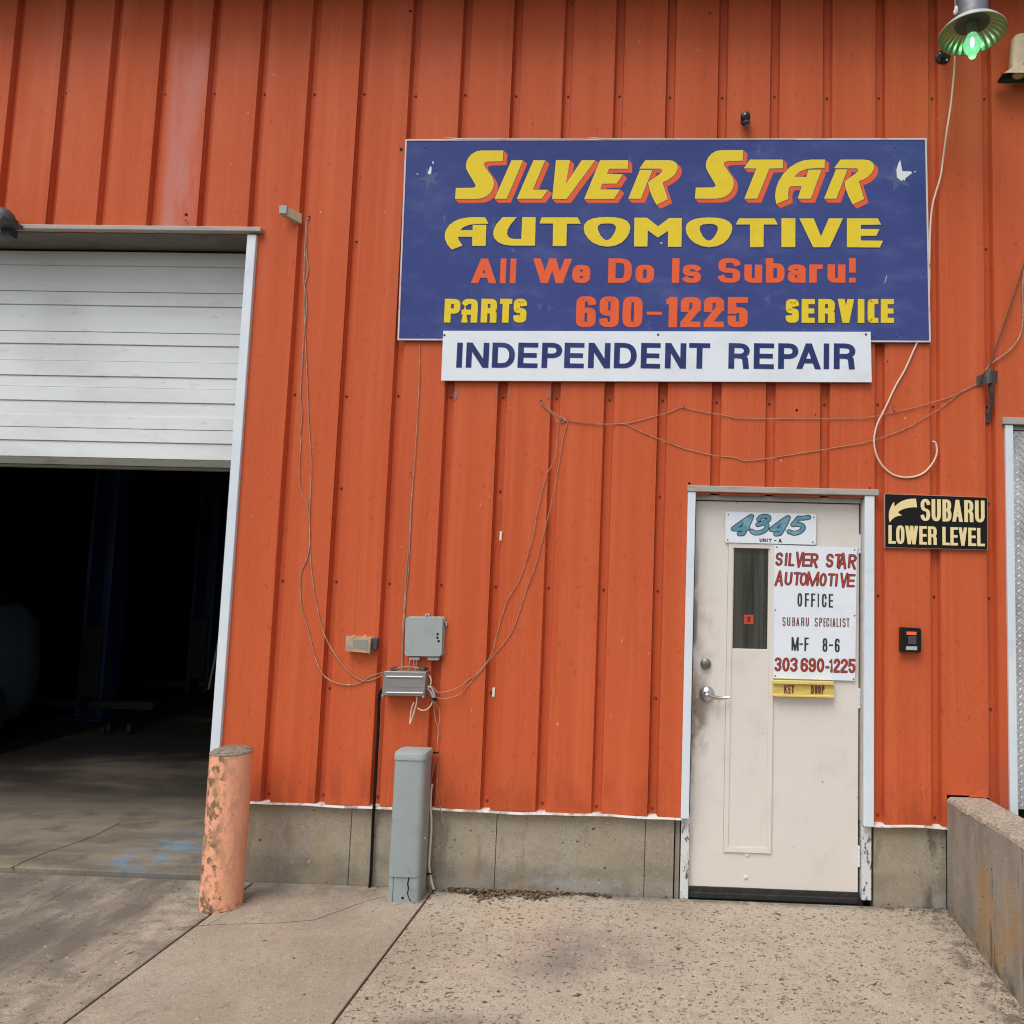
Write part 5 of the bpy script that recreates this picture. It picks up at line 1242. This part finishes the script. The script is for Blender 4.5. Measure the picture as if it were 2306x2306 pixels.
b = MB(); b.loft([rr2(px0 + lx * .1 - .003, px0 + pw_ + .002, py0 - .003, py0 + pd + .002, zs_, .030), rr2(px0 + lx, px0 + pw_ + lx, py0 - .002, py0 + pd + .002, top_z + .005, .030)]); obj('sleeve', b, M_ped, pe, smooth=True)
X0, X1 = px0 + lx - .004, px0 + pw_ + lx + .005
b = MB(); b.loft([rr2(X0, X1, py0 - .007, py0 + pd + .006, top_z, .034), rr2(X0, X1, py0 - .007, py0 + pd + .006, top_z + .030, .034), rr2(X0 + .004, X1 - .004, py0 - .003, py0 + pd + .002, top_z + .037, .032), rr2(X0 + .06, X1 - .06, py0 + .045, py0 + pd - .045, top_z + .046, .02)]); obj('cap', b, M_ped, pe, smooth=True)
b = MB()
pts = [ZP.at(x, y, Y=py0 + .0035) for x, y in ((478, 1535), (462, 1600), (470, 1650), (460, 1710), (478, 1760), (495, 1790))]
for q0, q1 in zip(pts[:-1], pts[1:]):
    w_ = random.uniform(.0022, .004); b.add([q0 + Vector((-w_, 0, 0)), q0 + Vector((w_, 0, 0)), q1 + Vector((w_, 0, 0)), q1 + Vector((-w_, 0, 0))], [(0, 1, 2, 3)])
b.lathe(ZP.at(408, 1755, Y=py0 + .0035), (0, -1, 0), [(0, .0075), (.0004, .007)], 12)
obj('crack', b, M_hole, pe)
b = MB(); q = ZP.at(303, 1700, Y=py0 + .0035); b.box(q.x - .0012, q.x + .0012, py0 + .0028, py0 + .005, 0, zs_); obj('seam', b, M_dkgrey, pe)
b = MB(); sx = px0 + pw_ + lx * .5; b.lathe((px0 + pw_ + .0025, py0 + .06, ZP.at(630, 1120, Y=py0 + .06).z), (1, 0, 0), [(0, .012), (.004, .011), (.005, .004)], 12); obj('lock', b, M_chrome, pe)

# ------------------------------------------------------------------ litter and weeds
random.seed(21)
def leaves(b, x0, x1, y0, y1, n, s0=.006, s1=.02):
    for _ in range(n):
        t = random.random(); x = x0 + (x1 - x0) * t; kk = .25 + .75 * abs(math.sin(x * 9.7) * math.sin(x * 4.1 + 1))
        if random.random() > kk + .1: continue
        y = y1 - abs(random.gauss(0, .45)) * (y1 - y0) * kk; y = max(min(y, y1), y0 - .1)
        L_ = random.uniform(s0, s1); a = random.uniform(0, math.pi); w_ = L_ * random.uniform(.25, .5); h = random.uniform(.002, .012)
        u = Vector((math.cos(a), math.sin(a), random.uniform(-.3, .3))) * L_; v = Vector((-math.sin(a), math.cos(a), random.uniform(-.5, .5))) * w_
        c_ = Vector((x, y, h))
        b.add([c_ - u, c_ - v + Vector((0, 0, .002)), c_ + u, c_ + v], [(0, 1, 2), (0, 2, 3)])
b = MB()
leaves(b, 2.86, 3.42, -.15, -.008, 620, .007, .026); leaves(b, 2.78, 2.98, -.16, -.03, 70, .004, .014); leaves(b, 3.3, 3.75, -.07, -.006, 260); leaves(b, 2.3, 2.7, -.08, -.01, 30, .003, .01); leaves(b, 3.6, 4.1, -.03, -.004, 40, .003, .01)
tag(obj('leaf_litter', b, M_leaf, loc=(3.2, 0, 0)), 'brown dry leaves collected along the footing right of the pedestal', 'leaves', kind='stuff')
b = MB(); leaves(b, 5.15, 5.52, -.14, -.006, 130, .003, .011)
for _ in range(700):
    y = -random.random() ** 1.2 * 1.6; x = 5.532 - abs(random.gauss(0, .055)); L_ = random.uniform(.002, .007)
    b.add([(x, y, .002), (x + L_, y + random.uniform(-1, 1) * L_, .006), (x + L_ * .2, y + L_, .003)], [(0, 1, 2)])
tag(obj('debris', b, M_leaf, loc=(5.4, 0, 0)), 'dark grit and leaf crumbs in the corner along the retaining wall', 'debris', kind='stuff')
b = MB(); wc = ZGL.at(412, 612, Z=0.)
for k in range(26):
    a = random.uniform(0, 6.28); l = random.uniform(.02, .055); base = wc + Vector((random.uniform(-.06, .05), random.uniform(-.012, .012), 0))
    b.add([base + Vector((-.0025, 0, 0)), base + Vector((.0025, 0, 0)), base + Vector((math.cos(a) * l, math.sin(a) * l * .5, random.uniform(.004, .022)))], [(0, 1, 2)])
tag(obj('weed', b, M_weed, loc=wc), 'tiny weed growing in the joint at the garage threshold', 'weed')
# aggregate chips lying on the rough concrete
b = MB()
for _ in range(420):
    x = random.uniform(2.85, 5.45); y = random.uniform(-1.8, -.05); L_ = random.uniform(.0015, .0045)
    b.add([(x - L_, y, .0006), (x, y - L_, .0006), (x + L_, y, .0006), (x, y + L_, .0006), (x, y, .0006 + L_ * .8)], [(0, 1, 4), (1, 2, 4), (2, 3, 4), (3, 0, 4)])
tag(obj('loose_grit', b, mat('grit', (.10, .08, .06), .9, layers=(((.35, .3, .24), (60, 60, 60), .48, .56, 1, 1),))), 'scattered grit on the pitted concrete', 'grit', kind='stuff')

# ------------------------------------------------------------------ inside the workshop
def gpt(x, y, Z=.022): return ZGa.at(x, y, Z=Z)
def post(x, y, label):
    t = thing('vehicle_lift_post', label, 'vehicle lift', (x, y, .022), 'posts of the vehicle lifts in the workshop')
    b = MB(); b.box(x - .14, x - .10, y - .12, y + .12, .03, 3.3); b.box(x + .10, x + .14, y - .12, y + .12, .03, 3.3); b.box(x - .10, x + .10, y + .08, y + .12, .03, 3.3); obj('column', b, M_liftblue, t, bevel=.004)
    b = MB(); b.box(x - .24, x + .24, y - .24, y + .24, .022, .034); obj('base_plate', b, M_liftblue, t)
    b = MB(); b.box(x - .095, x + .095, y - .14, y + .06, .25, 1.0); obj('carriage', b, M_liftdk, t, bevel=.004)
    b = MB(); b.box(x - .9, x - .05, y - .19, y - .12, .14, .22); b.box(x + .05, x + .75, y - .19, y - .12, .14, .22); split('lift_arm', b, M_liftdk, t, bevel=.004)
    return t
p = gpt(440, 1620); post(p.x, p.y + .2, 'left dark blue vehicle lift post in the dim workshop')
p = gpt(1040, 1500); post(p.x, p.y + .2, 'right dark blue vehicle lift post near the workshop door jamb')
# car parked at the left
cy0 = 3.05; cxr = ZGa.at(185, 1250, Y=cy0 - .25).x
c_ = cxr - .90
car = thing('parked_car', 'grey blue rounded car body standing in the dark workshop at the left edge', 'car', (c_, cy0 - 2, .022))
def carsec(k, zb, zt_, hw):
    pr_ = [(-hw * .90, zb), (-hw * .985, zb + .14), (-hw, (zb + zt_) * .5), (-hw * .97, zt_ - .14), (-hw * .86, zt_), (hw * .86, zt_), (hw * .97, zt_ - .14), (hw, (zb + zt_) * .5), (hw * .985, zb + .14), (hw * .90, zb)]
    return [Vector((c_ + a, cy0 - k, z)) for a, z in pr_]
b = MB(); b.loft([carsec(.0, .50, 1.0, .66), carsec(.03, .38, 1.10, .78), carsec(.12, .27, 1.21, .86), carsec(.30, .22, 1.27, .90), carsec(1.0, .20, 1.29, .90), carsec(2.4, .20, 1.27, .90), carsec(3.0, .20, 1.10, .89), carsec(3.9, .22, 1.0, .86), carsec(4.1, .30, .9, .74)])
obj('body', b, M_car, car, smooth=True)
def house(k, zt_, hw, ti):
    return [Vector((c_ + a, cy0 - k, z)) for a, z in ((-hw, 1.26), (-hw + ti, zt_ - .05), (-hw + ti + .12, zt_), (hw - ti - .12, zt_), (hw - ti, zt_ - .05), (hw, 1.26))]
b = MB(); b.loft([house(.28, 1.32, .76, .05), house(.48, 1.62, .79, .13), house(1.2, 1.68, .79, .14), house(2.1, 1.64, .79, .13), house(2.75, 1.28, .78, .02)]); obj('window_band', b, M_glassdk, car, smooth=True)
for sx_ in (-1, 1):
    for k in (.80, 3.35):
        b = MB(); b.lathe((c_ + sx_ * .72, cy0 - k, .33), (sx_, 0, 0), [(0, .2), (.0, .31), (.19, .31), (.20, .20), (.18, .19), (.18, .02)], 28); obj('wheel', b, M_tyre, car)
# bench, drum and floor jack
bx = gpt(980, 1480)
wb = thing('workbench', 'dark cluttered workbench at the back of the workshop', 'workbench', (.6, 6.2, .022))
b = MB(); b.box(-1.2, 1.3, 5.9, 6.6, .86, .92); obj('top', b, M_soffit, wb)
for xx in (-1.15, 1.2):
    b = MB(); b.box(xx, xx + .06, 5.95, 6.5, .022, .86); obj('leg', b, M_dkgrey, wb)
b = MB(); b.box(-1.2, 1.3, 6.62, 6.66, 1.2, 2.4); obj('tool_board', b, mat('tool_board_brown', (.10, .05, .02), .7), wb)
b = MB()
random.seed(4)
for k in range(22):
    x = -1.0 + k * .1 + random.uniform(-.03, .03); h = random.uniform(.08, .35); z = random.uniform(1.3, 2.2); b.box(x, x + random.uniform(.02, .07), 6.58, 6.62, z, z + h)
obj('hanging_tools', b, mat('dull_tool_steel', (.22, .21, .20), .4, .6), wb)['kind'] = 'stuff'
for k, (x, z_, hh, ww) in enumerate(((-.7, .92, .3, .4), (.1, .92, .22, .3), (.7, .92, .38, .45))):
    t_ = thing('tool_box', ('left', 'middle', 'right')[k] + ' of the dark tool boxes on the workbench in the workshop', 'tool box', (x, 6.2, z_), 'tool boxes on the workbench')
    b = MB(); b.box(x, x + ww, 6.05, 6.4, z_, z_ + hh); obj('case', b, mat('tool_box_red', (.16, .03, .02), .4) if k != 1 else mat('tool_box_yellow', (.25, .16, .03), .4), t_, bevel=.01)
    b = MB(); b.box(x + .05, x + ww - .05, 6.03, 6.045, z_ + hh * .6, z_ + hh * .7); obj('handle', b, M_greytab, t_)
fj = thing('floor_jack', 'low long floor jack lying on the workshop floor near the jamb', 'floor jack', (*gpt(800, 1640)[:2], .022))
q0, q1 = gpt(640, 1700), gpt(1130, 1510)
dr = (q1 - q0).normalized(); nn = Vector((-dr.y, dr.x, 0))
b = MB()
for s__ in (-.09, .09): b.hexa([q0 + nn * (s__ - .015) + Vector((0, 0, .03)), q0 + nn * (s__ + .015) + Vector((0, 0, .03)), q1 + nn * (s__ + .015) + Vector((0, 0, .03)), q1 + nn * (s__ - .015) + Vector((0, 0, .03))], [q0 + nn * (s__ - .015) + Vector((0, 0, .10)), q0 + nn * (s__ + .015) + Vector((0, 0, .10)), q1 + nn * (s__ + .015) + Vector((0, 0, .15)), q1 + nn * (s__ - .015) + Vector((0, 0, .15))])
obj('frame', b, M_liftdk, fj)
b = MB(); b.tube([q1 + Vector((0, 0, .12)), q1 + Vector((.05, .1, .9))], .014, 8, 1); obj('handle', b, M_greytab, fj)
b = MB()
for e_ in (q0, q1):
    for s__ in (-.12, .12): b.lathe(e_ + nn * s__ + Vector((0, 0, .04)), nn, [(-.012, .04), (.012, .04)], 14)
obj('wheels', b, M_tyre, fj)
